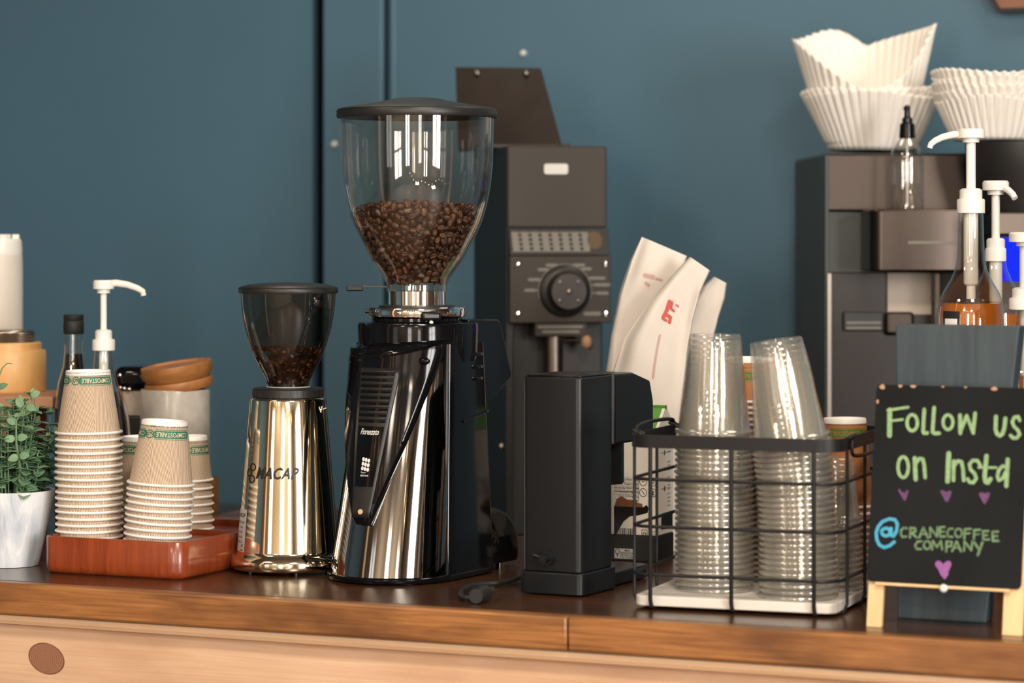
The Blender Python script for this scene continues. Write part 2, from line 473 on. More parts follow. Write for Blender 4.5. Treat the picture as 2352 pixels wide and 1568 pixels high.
def toned(name, lo, hi, rough=.5, spec=.5, coat=0.0):
    m, nt, N, L, b = nodes(name)
    a = N.new('ShaderNodeAttribute'); a.attribute_name = 'tone'
    r = N.new('ShaderNodeValToRGB'); r.color_ramp.elements[0].color = rgba(lo); r.color_ramp.elements[1].color = rgba(hi)
    L.new(a.outputs['Fac'], r.inputs['Fac']); L.new(r.outputs['Color'], b.inputs['Base Color'])
    b.inputs['Roughness'].default_value = rough; b.inputs['Specular IOR Level'].default_value = spec; b.inputs['Coat Weight'].default_value = coat
    return m
M['leaf'] = toned('eucalyptus_leaf', (.018, .095, .060), (.26, .40, .20), .55)
def bean_mat():
    m, nt, N, L, b = nodes('roasted_coffee')
    oi = N.new('ShaderNodeObjectInfo')
    r = N.new('ShaderNodeValToRGB'); r.color_ramp.elements[0].color = rgba((.034, .015, .008)); r.color_ramp.elements[1].color = rgba((.098, .046, .026))
    L.new(oi.outputs['Random'], r.inputs['Fac'])
    a = N.new('ShaderNodeAttribute'); a.attribute_name = 'tone'
    mx = N.new('ShaderNodeMix'); mx.data_type = 'RGBA'
    L.new(a.outputs['Fac'], mx.inputs[0]); L.new(r.outputs['Color'], mx.inputs[6]); mx.inputs[7].default_value = rgba((.20, .12, .07))
    L.new(mx.outputs[2], b.inputs['Base Color'])
    b.inputs['Roughness'].default_value = .42
    return m
M['bean'] = bean_mat()
M['beanstuff'] = toned('roasted_coffee_mass', (.030, .013, .007), (.09, .042, .024), .42)

# ================================================================== the room
ROOMROT = (0, 0, TH)
def roomobj(mb, name, mat, smooth=30, bevel=None):
    o = mb.build(name, mat, None, smooth, bevel)
    o.location = (OX, OY, 0); o.rotation_euler = ROOMROT
    return struct(o)
def s_at(u, t):
    """along-the-bar coordinate where the sight line of pixel column u meets the plane t"""
    k = (u - CX) / F
    c, sn = math.cos(-TH), math.sin(-TH)
    # point (k*y, y): t = (k*y-OX)*sn + (y-OY)*c
    y = (t + OX * sn + OY * c) / (k * sn + c)
    return (k * y - OX) * c - (y - OY) * sn
roomobj(MB().box(S0, S1, T0, WB + .34, -.1, 0), 'floor', M['floor'])
roomobj(MB().box(S0, S1, T0, WB + .34, ZC, ZC + .1), 'ceiling', M['ceil'])
sl_ = s_at(718, WB + .03)
sa, sb, sc_ = s_at(742, WB), s_at(879, WB), s_at(891, WB)
roomobj(MB().box(sc_, S1 + .15, WB, WB + .018, 0, ZC), 'wall_back', M['wall'], bevel=.004)
roomobj(MB().box(S0 - .15, S1 + .15, WB + .30, WB + .34, 0, ZC), 'wall_back_backing', M['wall'])
roomobj(MB().box(S0 - .15, sl_, WB + .03, WB + .05, 0, ZC), 'wall_back_recess', M['wall'])
roomobj(MB().box(sa, sb, WB - .002, WB + .018, 0, ZC), 'trim_1', M['wall'], bevel=.004)
roomobj(MB().lathe([(.005, 0), (.005, ZC)], 10, cx=sc_ + .012, cy=WB), 'trim_2', M['wall'])
roomobj(MB().box(S0 - .15, S0, T0, WB + .34, 0, ZC), 'wall_left', M['wall'])
def wall_holes(name, axis, fixed0, fixed1, a0, a1, holes):
    mb = MB(); cur = a0
    def bx(p, q, z0, z1):
        if axis == 's': mb.box(p, q, fixed0, fixed1, z0, z1)
        else: mb.box(fixed0, fixed1, p, q, z0, z1)
    for (p, q, z0, z1) in sorted(holes):
        bx(cur, p, 0, ZC); bx(p, q, 0, z0); bx(p, q, z1, ZC); cur = q
    bx(cur, a1, 0, ZC)
    roomobj(mb, name, M['wallfront' if axis == 's' else 'wallcream'], 0)
wall_holes('wall_front', 's', T0 - .15, T0, S0, S1, [(w_[1], w_[2], w_[3], w_[4]) for w_ in WINDOWS if w_[0] == 'front'])
wall_holes('wall_right', 't', S1, S1 + .15, T0, WB + .34, [(w_[1], w_[2], w_[3], w_[4]) for w_ in WINDOWS if w_[0] == 'right'])
for i, (wl, a, b, z0, z1, pw, col) in enumerate(WINDOWS):
    mb = MB(); e = .05
    def bar(p, q, y0, y1):
        if wl == 'front': mb.box(p, q, T0 - .02, T0 + .03, y0, y1)
        else: mb.box(S1 - .03, S1 + .02, p, q, y0, y1)
    bar(a - e, a + .01, z0 - e, z1 + e); bar(b - .01, b + e, z0 - e, z1 + e); bar(a, b, z0 - e, z0 + .01); bar(a, b, z1 - .01, z1 + e)
    m_ = (a + b) / 2
    bar(m_ - .06, m_ + .06, z0, z1); bar(a, b, 2.0, 2.05)
    roomobj(mb, 'window_%d' % (i + 1), M['easel'], 0)
# a timber post on the customer side
roomobj(MB().box(-1.9, -1.55, -2.0, -1.7, 0, ZC), 'trim_3', M['pine'], bevel=.006)
roomobj(MB().box(3.4, 3.65, -1.2, -.95, 0, ZC), 'trim_4', M['pine'], bevel=.006)

# added fill lamps; string of bulbs behind the camera sparks in glass and metal
for k, (s_, t_) in enumerate(ADDED_LAMPS):
    p = room(s_, t_, 3.02)
    o = thing('added_ceiling_lamp', 'added round warm ceiling lamp ' + ('over the customers near the timber post', 'over the middle of the room', 'by the front wall between two windows', 'by the front wall near the corner', 'above the shelf side of the back counter', 'above the brewer side of the back counter')[k], 'lamp', p)
    MB().lathe([(0, .16), (.06, .16), (.27, .08), (.28, .03), (.27, .03), (.05, .10), (0, .10)], 32).build('lamp_shade', M['black'], o)
st = thing('string_light', 'string of small warm bulbs hung across the ceiling beams', 'string lights', room(0, -4.2, 2.75), TH)
wp = []
for k in range(97):
    s_ = -3.6 + 7.2 * k / 96
    wp.append((s_, .3 * math.sin(s_ * 1.3), .12 - .22 * abs(math.sin(s_ * 1.4))))
MB().tube(wp, .004, 6).build('wire', M['wire'], st)
for k in range(3, 97, 6):
    p = Vector(wp[k])
    b = MB().sphere(p + Vector((0, 0, -.05)), .022, 10, 8).build('bulb', M['bulb'], st)
    MB().cyl(p + Vector((0, 0, -.032)), p, .011, 8).build('socket', M['black'], b)

# ================================================================== the bar
bar_ = thing('bar_counter', 'dark stained wooden bar with orange-brown edge and pale pine front carrying the grinders', 'counter', (OX, OY, 0), TH)
BD = .80
BS0, BS1 = -1.9, 1.6
MB().box(BS0, BS1, .022, BD, TOP - .041, TOP).build('top', M['bartop'], bar_, 0, bevel=.002)
seam = s_at(1302, 0)
for a, b in ((BS0, seam - .0006), (seam + .0006, BS1)):
    MB().box(a, b, 0, .022, TOP - .041, TOP).build('edge_board', M['edge'], bar_, 30, bevel=.003)
# moulding under the top, then the pine panel
ml = [(.052, .909), (.020, .909), (.012, .906), (.010, .900), (.013, .895), (.020, .893), (.030, .892), (.052, .892)]
MB().prism(ml, 'x', BS0, BS1).build('moulding', M['mould'], bar_, 30)
MB().box(BS0, BS1, .030, .052, .03, .893).build('front_panel', M['pine'], bar_, 0)
kn_s = s_at(106, .030)
def panel_pt(u, v):
    s_ = s_at(u, .030); k = (u - CX) / F
    c, sn = math.cos(-TH), math.sin(-TH)
    y = (.030 + OX * sn + OY * c) / (k * sn + c)
    return s_, CAMZ - (v - HY) * y / F
for nm, rr, lift, mt in (('knot_rim', 1.06, .0002, 'knotrim'), ('knot', 1.0, .0005, 'knot')):
    pts = []
    for j in range(32):
        a = 2 * PI * j / 32
        du = 41 * rr * math.cos(a); dv = 31 * rr * math.sin(a)
        du, dv = du * math.cos(.45) - dv * math.sin(.45), du * math.sin(.45) + dv * math.cos(.45)
        s_, z_ = panel_pt(107 + du, 1512 + dv * 1.05)
        pts.append((s_, .030 - lift, z_))
    MB().add(pts, [tuple(range(32))]).build(nm, M[mt], bar_, 0)
MB().box(BS0, BS1, .06, BD - .03, .0, TOP - .045).build('carcass', M['darkpanel'], bar_, 0)

BZ = .87
bk = thing('back_counter', 'lower dark counter along the teal wall behind the bar', 'counter', (OX, OY, 0), TH)
MB().box(BS0, 2.2, 1.0, WB - .01, BZ - .04, BZ).build('top', M['bartop'], bk, 0)
MB().box(BS0, 2.2, 1.03, WB - .01, 0, BZ - .04).build('cabinet', M['darkpanel'], bk, 0)

# ================================================================== potted plant
d = GD(1305) + .039
po = thing('potted_plant', 'small leafy plant in a white marbled tapered pot beside the red tray', 'plant', (X(22, d), d, TOP))
pp = prof([(1290, 0), (1300, 60), (1299, 66), (1240, 80), (1180, 92), (1132, 102), (1127, 103), (1126, 101), (1128, 97), (1150, 92), (1150, 0)], d)
pp = [(r, max(0, z - pp[1][1])) for r, z in pp]; pp[0] = (0, 0); pp[1] = (pp[1][0], 0)
pot = MB().lathe(pp, 64).build('pot', M['pot'], po, 30)
MB().lathe([(0, pp[-1][1] + .004), (pp[-2][0] - .001, pp[-1][1] + .003)], 40).build('soil', M['soil'], po)
rnd = random.Random(5)
lf, stm = MB(), MB()
def leaf(mb, p, dirv, up, L, W, tone):
    dirv = dirv.normalized(); side = dirv.cross(up).normalized(); n = side.cross(dirv).normalized()
    vs = []; ns, nt_ = 7, 4
    for i in range(ns + 1):
        t = i / ns
        wdt = W * (math.sin(PI * min(1, t * .96 + .04)) ** .6) * (1.05 - .2 * t)
        for j in range(-2, 3):
            q = j / 2
            vs.append(p + dirv * (L * t) + side * (wdt * q * .5) + n * (abs(q) * wdt * .16 - L * .22 * t * t))
    mb.cur = tone
    mb.add(vs, [(i * 5 + j, i * 5 + j + 1, (i + 1) * 5 + j + 1, (i + 1) * 5 + j) for i in range(ns) for j in range(4)])
base_z = pp[-1][1]
def sprig(p0, p1, bend, n, L0, L1, tone):
    mid = (p0 + p1) / 2 + bend
    pts = []
    for i in range(13):
        t = i / 12
        pts.append(p0 * (1 - t) ** 2 + mid * 2 * t * (1 - t) + p1 * t * t)
    stm.tube(pts, [.0013 - .0007 * i / 12 for i in range(13)], 5)
    ph = rnd.random() * 6
    for k in range(n):
        t = .22 + .78 * k / max(1, n - 1)
        i = min(11, int(t * 12)); p = pts[i].lerp(pts[i + 1], t * 12 - i) if i < 12 else pts[12]
        ax = (pts[min(12, i + 1)] - pts[max(0, i - 1)]).normalized()
        b = ax.cross(Vector((math.cos(ph), math.sin(ph), .1))).normalized(); c = ax.cross(b)
        L = L0 + (L1 - L0) * t
        for sg in (0, PI):
            a = k * 1.57 + sg + rnd.gauss(0, .25)
            dv = (b * math.cos(a) + c * math.sin(a)) + ax * rnd.uniform(.15, .7)
            leaf(lf, p, dv, ax, L * rnd.uniform(.8, 1.15), L * rnd.uniform(.85, 1.05), min(1, max(0, tone + rnd.gauss(0, .14))))
        if k == n - 1: leaf(lf, p, ax + b * .3, c, L * .8, L * .5, min(1, tone + .25))
sc = d / F
for k in range(78):
    a = rnd.random() * 2 * PI; rr = .052 * math.sqrt(rnd.random())
    p0 = Vector((rr * .8 * math.cos(a), rr * .8 * math.sin(a), base_z))
    reach = rnd.uniform(.2, 1.0)
    top = rnd.uniform(.045, .152) * (1.06 - .30 * reach)
    p1 = Vector((math.cos(a) * (.012 + .056 * reach), math.sin(a) * (.012 + .052 * reach), base_z + top))
    sprig(p0, p1, Vector((math.cos(a) * .012, math.sin(a) * .012, .012)), rnd.randint(4, 6), .0225, .0145, rnd.uniform(.05, .8))
# the tall bare sprig and the woody stem in front
def at(u, v, dy): return Vector(((u - 22) * sc + dy * 0, dy, zc(v, d)))
sp = [at(16, 990, -.03), at(8, 940, -.035), at(3, 900, -.035), at(5, 870, -.033), at(14, 843, -.03), at(24, 833, -.03)]
stm.tube(sp, [.0016, .0015, .0013, .0011, .0009, .0006], 6)
leaf(lf, at(5, 888, -.034), Vector((1, -.2, .45)), Vector((0, -1, .2)), .0145, .009, .25)
leaf(lf, at(22, 834, -.03), Vector((1, 0, .25)), Vector((0, -.3, 1)), .009, .004, .5)
sp = [at(45, 1130, -.03), at(62, 1075, -.05), at(55, 1010, -.06), at(55, 960, -.062), at(72, 930, -.06), at(92, 900, -.058)]
stm.tube(sp, [.0024, .0022, .0017, .0014, .0011, .0008], 6)
for i, (u, v, sx, sz) in enumerate(((56, 965, -1, .5), (58, 1000, 1, .3), (52, 1000, -1, .0), (78, 925, 1, -.4), (70, 928, -.6, .8), (88, 905, 1, .6), (62, 1040, 1, .2), (60, 1040, -1, -.3))):
    leaf(lf, at(u, v, -.061), Vector((sx, -.35, sz)), Vector((0, -1, .3)), .0145, .0115, .45 + .1 * (i % 3))
lf.build('foliage', M['leaf'], po, 60, solid=.0006)
stm.build('stems', M['stem'], po)

# ================================================================== red tray
A = G(92, 1315); B = G(402, 1333)
ang = math.atan2((B - A).y, (B - A).x)
tr = thing('wooden_tray', 'low red-stained wooden tray with rounded corners holding the paper cups', 'tray', A, ang)
TW, TD, THt = (B - A).length + .010, .30, .0495
def ringz(x0, x1, y0, y1, r, z): return [Vector((x, y, z)) for x, y in rrect(x0, x1, y0, y1, r)]
secs = [ringz(.006, TW - .006, .006, TD - .006, .016, 0), ringz(.0015, TW - .0015, .0015, TD - .0015, .02, .004), ringz(0, TW, 0, TD, .022, .010), ringz(0, TW, 0, TD, .022, THt - .001), ringz(.001, TW - .001, .001, TD - .001, .021, THt),
        ringz(.008, TW - .008, .008, TD - .008, .014, THt), ringz(.009, TW - .009, .009, TD - .009, .014, THt - .001), ringz(.009, TW - .009, .009, TD - .009, .014, .041)]
MB().loft(secs).build('tray_body', M['tray'], tr, 50)
MB().box(.0095, TW - .0095, .172, .180, .0412, THt - .002).build('divider', M['tray'], tr, 0)
TFLOOR = .0413

# ================================================================== paper cups
def make_cup_meshes(rim, wall, base, h, key, sleeve_mat):
    sl = MB().lathe([(wall, .0035), (wall + (base - wall) * .5, h * .5), (base, h - .006)], 72).mesh('sleeve_' + key)
    rm = MB().lathe([(rim - .0022 + .0022 * math.cos(a), .0022 + .0020 * math.sin(a)) for a in [2 * PI * i / 10 for i in range(11)]], 72).mesh('rim_' + key, 80)
    bs = MB().lathe([(base + .0001, h - .0062), (base - .0002, h - .0012), (base - .0010, h), (base - .0026, h), (base - .0032, h - .008), (0, h - .008)], 64).mesh('base_' + key, 50)
    pr = {}
    for kind in ('green', 'ink', 'light'): pr[kind] = MB()
    out = {'sleeve': (sl, M[sleeve_mat]), 'rim': (rm, M['cupwhite']), 'base': (bs, M['cupwhite'])}
    return out
def cup_print(rim, wall, base, h, bands, hz, bw):
    """printed green bands round the narrow end; returns band mesh and lettering mesh"""
    g, t, k = MB(), MB(), MB()
    r0, r1 = wall, base
    def pl(ph, lift): 
        def place(x, y, e):
            f = (y - .0035) / (h - .0095)
            r = r0 + (r1 - r0) * f + lift + e
            a = ph + x / (r0 + (r1 - r0) * .85)
            return Vector((r * math.cos(a), r * math.sin(a), y))
        return place
    for ph in bands:
        P_ = pl(ph, .0003)
        # band: from the oval badge (at its end) to the left
        ribbon(g, [([(-bw / 2, hz), (bw / 2, hz)], .0098)], P_, px=.002, cap=4)
        ribbon(g, [([(-bw / 2, hz - .0063), (bw / 2, hz - .0063)], .0006), ([(-bw / 2, hz + .0063), (bw / 2, hz + .0063)], .0006)], P_, px=.002, cap=4)
        P2 = pl(ph, .0005)
        fl = lambda x, y, e, P2=P2: P2(-x, hz - (y - 0), e)
        text_on(t, 'COMPOSTABLE', bw * .92, .0062, fl, 0, 0, bold=.012)
        # oval badge beside it
        P3 = pl(ph - (bw / 2 + .009) / (r0 * .8), .0003)
        ribbon(g, [(ell(0, hz, .0062, .0052), .0012), (ell(0, hz, .0035, .0025, a1=250), .0010), ([(-.002, hz - .002), (.003, hz + .003)], .0009)], P3, px=.002, cap=4)
        f2 = lambda x, y, e, P2=P2: P2(-x, hz + .0105 - y, e)
        text_on(k, 'FACILITIES MAY NOT EXIST IN YOUR AREA', bw * 1.45, .0020, f2, -.004, 0)
    return g, t, k
GRP = 'upside-down paper cups in the red tray'
def view_ang(X0, Y0): return math.atan2(-Y0, -X0)      # direction from the axis towards the camera
def cup_stack(u_bot, u_top, v_bot, v_top, d, n, spacing, dims, key, where, bands, z0, rotv=0.0, group=GRP, sleeve='kraft', printed=True, kind='ripple paper cup', bandmat='cupgreen', cat='paper cup'):
    rim, wall, base, h = dims
    parts = make_cup_meshes(rim, wall, base, h, key, sleeve)
    x0, x1 = X(u_bot, d), X(u_top, d)
    total = spacing * (n - 1) + h
    lean = math.atan2(x1 - x0, total)
    ax = Vector((math.sin(lean), 0, math.cos(lean)))
    org = Vector((x0, d, TOP + z0))
    rr = random.Random(key)
    for i in range(n):
        j = n - 1 - i                                   # from the top down
        loc = org + ax * (spacing * j) + Vector((rr.gauss(0, .0004), rr.gauss(0, .0004), 0))
        yaw = rr.random() * 6.28 if i else rotv
        o = thing('paper_cup', f'{kind}, {nth(i, n)} of {where}', cat, loc, 0, group)
        o.rotation_euler = (rr.gauss(0, .004), lean + rr.gauss(0, .006), yaw)
        o.rotation_mode = 'ZYX'
        for nm in (('sleeve', 'rim', 'base') if i == 0 else ('sleeve', 'rim')):
            me, mt = parts[nm]; mesh_obj(nm, me, mt, o)
        if i == 0 and printed:
            g, t, k = cup_print(rim, wall, base, h, [b - yaw for b in bands], h * printed, .048 * (base / .030))
            gb = g.build('printed_band', M[bandmat], o, 60)
            t.build('lettering', parts['sleeve'][1] if sleeve != 'kraft' else M['kraftflat'], gb, 0)
            k.build('small_print', M['cupink'], o, 0)
M['kraftflat'] = plain('kraft_letters', (.72, .52, .34), .7)
def face(u, d, off=0.0): return view_ang(X(u, d), d) + off
sA = (.0461, .0425, .0304, .0862)
dA = 3.862
cup_stack(205, 203, 1233, 843, dA, 17, .00885, sA, 'a', 'the tallest paper stack by the plant', [face(204, dA, R(24)), face(204, dA, R(-98))], TFLOOR, 0.0, printed=.845)
dB = 3.806
cup_stack(361, 379, 1237, 955, dB, 10, .0086, (.0458, .0422, .0310, .0862), 'b', 'the leaning front paper stack', [face(365, dB, R(22)), face(365, dB, R(-92))], TFLOOR, 0.0, printed=.80)
dC = 3.965
cup_stack(442, 438, 1225, 1005, dC, 7, .0113, (.0312, .0285, .0232, .064), 'c', 'the small-cup stack', [face(442, dC, R(45)), face(442, dC, R(135))], TFLOOR, 0.0, printed=.70, kind='small ripple paper cup')
dD = 3.975
cup_stack(331, 331, 1225, 1017, dD, 6, .0088, (.0455, .042, .0302, .0862), 'd', 'the half-hidden stack between two others', [face(331, dD, R(-35))], TFLOOR, 0.0, printed=.80)

# ================================================================== things behind on the far side of the bar
# riser shelf
d = 4.26
zt = .2125
r0 = G(-330, 1200)
rs = thing('riser_shelf', 'small raised reddish wooden shelf behind the potted plant', 'shelf', (X(-150, d), d, TOP), R(-12))
hw_ = .19
MB().box(-hw_, hw_ - .003, 0, .17, zt - .018, zt).build('shelf_board', M['riser'], rs, 0, bevel=.003)
for x_ in (-hw_ + .01, .10):
    MB().box(x_, x_ + .016, .01, .16, 0, zt - .018).build('side_panel', M['hexwood'], rs, 0)
bx_ = MB().box(-.014, .014, -.02, .02, 0, .175).build('red_carton', M['red'], None, 0, bevel=.001)
bx_.location = (X(74, 4.36), 4.36, TOP); bx_.rotation_euler = (0, 0, R(-15))
tag(bx_, 'narrow red carton under the raised wooden shelf', 'carton')
db = 4.36
def lathe_thing(name, label, cat, u, d, z0, group=None):
    return thing(name, label, cat, (X(u, d), d, TOP + z0), 0, group)
bj = lathe_thing('bamboo_jar', 'round bamboo jar with inset lid on the raised shelf', 'jar', 18, db, zt)
zz = lambda v: zc(v, db) - zt
k = db / F
MB().lathe([(0, 0), (84 * k, 0), (87 * k, .003), (87 * k, zz(808)), (85 * k, zz(803)), (0, zz(803))], 64).build('body', M['bamboo'], bj)
MB().lathe([(77 * k, zz(803)), (77 * k, zz(788)), (74 * k, zz(785)), (0, zz(785))], 64).build('lid', M['bamboo'], bj)
jl = lathe_thing('metal_jar_lid', 'threaded steel jar lid lying on the bamboo jar', 'lid', 18, db, zc(785, db))
zz2 = lambda v: zc(v, db) - zc(785, db)
pr = [(0, 0), (60 * k, 0)]
for q in range(4):
    v = 783 - q * 6
    pr += [(62 * k, zz2(v)), (60 * k, zz2(v - 3))]
pr += [(60 * k, zz2(760)), (57 * k, zz2(757)), (0, zz2(757))]
MB().lathe(pr, 64).build('lid', M['steel'], jl)
ds = 4.50
sq = lathe_thing('squeeze_bottle', 'frosted white squeeze bottle standing behind the bamboo jar', 'bottle', -6, ds, 0)
k = ds / F
bz = zc(895, ds)
MB().lathe([(0, bz * 0), (56 * k, 0), (58 * k, .004), (58 * k, zc(620, ds)), (57 * k, zc(585, ds)), (50 * k, zc(578, ds)), (0, zc(578, ds))], 48).build('body', M['frosted'], sq)
cp = MB().lathe([(56 * k, zc(584, ds)), (57 * k, zc(578, ds)), (55 * k, zc(552, ds)), (51 * k, zc(548, ds)), (0, zc(548, ds))], 48).build('cap', M['white'], sq)
for a in (-.15, 1.2, 2.6, 4.0, 5.2):
    MB().box(-8 * k, 8 * k, -5 * k, 5 * k, zc(550, ds), zc(538, ds), Matrix.Translation((44 * k * math.cos(a), 44 * k * math.sin(a), 0))).build('prong', M['white'], cp, 0, bevel=.001)
# dark bottle with black cap
dk = 4.22; k = dk / F
bo = lathe_thing('dark_bottle', 'slim glass bottle of dark syrup with a black screw cap', 'bottle', 169, dk, 0)
MB().lathe([(0, 0), (40 * k, 0), (43 * k, .004), (43 * k, zc(930, dk)), (36 * k, zc(880, dk)), (24 * k, zc(840, dk)), (21 * k, zc(810, dk)), (20 * k, zc(765, dk))], 40).build('glass', M['glass'], bo)
MB().lathe([(0, .004), (41 * k, .005), (41 * k, zc(932, dk)), (34 * k, zc(882, dk)), (22.5 * k, zc(841, dk)), (19.5 * k, zc(812, dk)), (0, zc(812, dk))], 40).build('syrup', M['coffee'], bo)
MB().lathe([(22 * k, zc(767, dk)), (23.5 * k, zc(765, dk)), (23.5 * k, zc(739, dk)), (21.5 * k, zc(736, dk)), (23 * k, zc(734, dk)), (23 * k, zc(724, dk)), (21 * k, zc(722, dk)), (0, zc(722, dk))], 40).build('cap', M['rubber'], bo)

def pump_bottle(u, d, label, body, liquid_v, liq, head, spout, tubev, dim=False, yaw=0.0, label_patch=False):
    """body: (v, halfwidth) of the glass from the neck down; head: dict of pixel rows"""
    k = d / F
    o = thing('syrup_pump_bottle', label, 'bottle', (X(u, d), d, TOP), 0, 'syrup bottles with white pumps')
    pr = [(hw * k, zc(v, d)) for v, hw in body]
    pr = [(0, 0), (pr[0][0] - .003, 0), (pr[0][0], .004)] + [p for p in pr]
    MB().lathe(pr, 48).build('glass', M['glass'], o)
    zl = zc(liquid_v, d)
    lp = [(0, .003), (pr[1][0] - .0005, .004)]
    for r_, z_ in pr[2:]:
        if z_ < zl: lp.append((r_ - .0022, z_))
    # radius of the glass where the syrup stands
    for (ra, za), (rb, zb) in zip(pr[1:], pr[2:]):
        if za <= zl <= zb and zb > za: rl = ra + (rb - ra) * (zl - za) / (zb - za)
    lp += [(rl - .0022, zl), (0, zl)]
    MB().lathe(lp, 48).build('syrup', M[liq], o)
    pm = MB()
    c0, c1, n0, n1, hwc, hwn = head['c0'], head['c1'], head['n0'], head['n1'], head['hwc'], head['hwn']
    col = MB().lathe([(hwc * k * .9, zc(c1 + 1, d)), (hwc * k, zc(c1, d)), (hwc * k, zc(c0 + 3, d)), (hwc * k * .95, zc(c0, d)), (hwn * k, zc(c0 - 1, d)), (hwn * k, zc(n0 + 4, d)), (hwn * k * .8, zc(n0, d)), (head['hws'] * k, zc(n0 - 1, d))], 40).build('collar', M['white'], o)
    MB().lathe([(head['hws'] * k, zc(n0, d)), (head['hws'] * k, zc(head['h1'], d))], 24).build('pump_stem', M['white'], o)
    hd = MB()
    hh = head['hwh']
    hd.lathe([(hh * .62 * k, zc(head['h1'] + 9, d)), (hh * .62 * k, zc(head['h1'], d)), (hh * k, zc(head['h1'] - 1, d)), (hh * k, zc(head['h0'] + 4, d)), (hh * .9 * k, zc(head['h0'], d)), (0, zc(head['h0'], d))], 36)
    pts = [Vector((x * k, y, zc(v, d))) for x, y, v in spout]
    rr = [8.5 * k, 8.5 * k, 8 * k, 7.5 * k, 7 * k, 6.5 * k][:len(pts)]
    hd.tube(pts, rr, 12)
    ho = hd.build('pump_head', M['white'], o)
    if tubev:
        MB().lathe([(tubev[0] * k, zc(c1, d)), (tubev[0] * k, zc(tubev[1], d)), (tubev[0] * .85 * k, zc(tubev[1] + 4, d)), (tubev[2] * k, zc(tubev[1] + 6, d)), (tubev[2] * k, zc(tubev[3], d)), (0, zc(tubev[3], d))][::-1], 24).build('dip_tube', M['white'], o)
    if label_patch:
        lb = MB(); lb.lathe([(78.4 * k, zc(790, d)), (78.4 * k, zc(713, d))], 12, a0=R(-152), a1=R(-118)); lo = lb.build('bottle_label', M['ink'], o)
        lb = MB(); lb.lathe([(78.8 * k, zc(750, d)), (78.8 * k, zc(730, d))], 10, a0=R(-147), a1=R(-122)); lb.build('white_strip', M['whiteprint'], lo)
    return o
pump_bottle(238, 4.12, 'dark syrup bottle with white pump spout pointing towards the grinders', [(1050, 62), (1005, 62), (960, 58), (915, 47), (880, 33), (850, 24), (803, 20)], 900, 'coffee',
            dict(c0=779, c1=804, n0=757, n1=779, hwc=26, hwn=19.5, hws=7.5, h0=643, h1=664, hwh=24), [(-5, 0, 652), (30, 0, 650), (55, 0, 654), (78, 0, 662), (90, 0, 669), (92, 0, 679)], (11, 880, 7, 960))

# cream and black appliance, canister, board
da = 4.30; k = da / F
ap = thing('small_appliance', 'low black and cream appliance half hidden left of the canister', 'appliance', (X(300, da), da, TOP), R(-8))
MB().box(-40 * k, 42 * k, 0, .09, 0, zc(955, da)).build('base', M['darkpanel'], ap, 0, bevel=.003)
MB().box(-39 * k, 41 * k, .002, .09, zc(955, da), zc(898, da)).build('band', M['cream'], ap, 0, bevel=.002)
tp = MB().box(-40 * k, 44 * k, -.004, .09, zc(898, da), zc(842, da)).build('top', M['gloss'], ap, 30, bevel=.012, seg=4)
for i, (u, v) in enumerate(((276, 862), (277, 890), (287, 892), (298, 893))):
    MB().sphere(Vector(((u - 300) * k, -.005, zc(v, da))), .0032, 10, 6, (1, .5, 1)).build('knob', M['chrome'], tp)
dc = 4.25; k = dc / F
cn = lathe_thing('ceramic_canister', 'speckled white ceramic canister behind the paper cups', 'canister', 402, dc, 0)
MB().lathe([(0, 0), (76 * k, 0), (80 * k, .004), (80 * k, zc(897, dc)), (78 * k, zc(893, dc)), (70 * k, zc(893, dc)), (69 * k, zc(905, dc)), (0, zc(905, dc))], 64).build('body', M['ceramic'], cn)
ld = bpy.data.objects.new('lid', None); C.objects.link(ld); ld.parent = cn; ld['label'] = 'tilted orange wooden lid'
ld.location = (10 * k, 0, zc(890, dc)); ld.rotation_euler = (R(4), R(-8), 0)
MB().lathe([(0, -.004), (76 * k, -.002), (78 * k, .002), (78 * k, .010), (76 * k, .012), (0, .012)], 64).build('lower_disc', M['lidwood'], ld)
MB().lathe([(0, .012), (72 * k, .0125), (80 * k, .020), (82 * k, .034), (81 * k, .036), (72 * k, .036), (70 * k, .033), (0, .033)], 64).build('upper_disc', M['lidwood'], ld)
dw = 4.22; k = dw / F
wb = thing('wooden_board', 'thick dark wooden board lying behind the tray beside the steel grinder', 'board', (X(497, dw), dw, TOP), R(-20))
MB().box(-55 * k, 70 * k, 0, .24, 0, .030).build('board', M['edge'], wb, 0, bevel=.004)
tc_ = thing('copper_cup', 'small copper-coloured cup standing behind the small-cup stack', 'cup', (X(484, 4.33), 4.33, TOP), 0)
k = 4.33 / F
MB().lathe([(0, .0), (15 * k, 0), (17 * k, .003), (18 * k, zc(1096, 4.33)), (17 * k, zc(1096, 4.33)), (15 * k, .006), (0, .006)], 32).build('body', M['lidwood'], tc_)

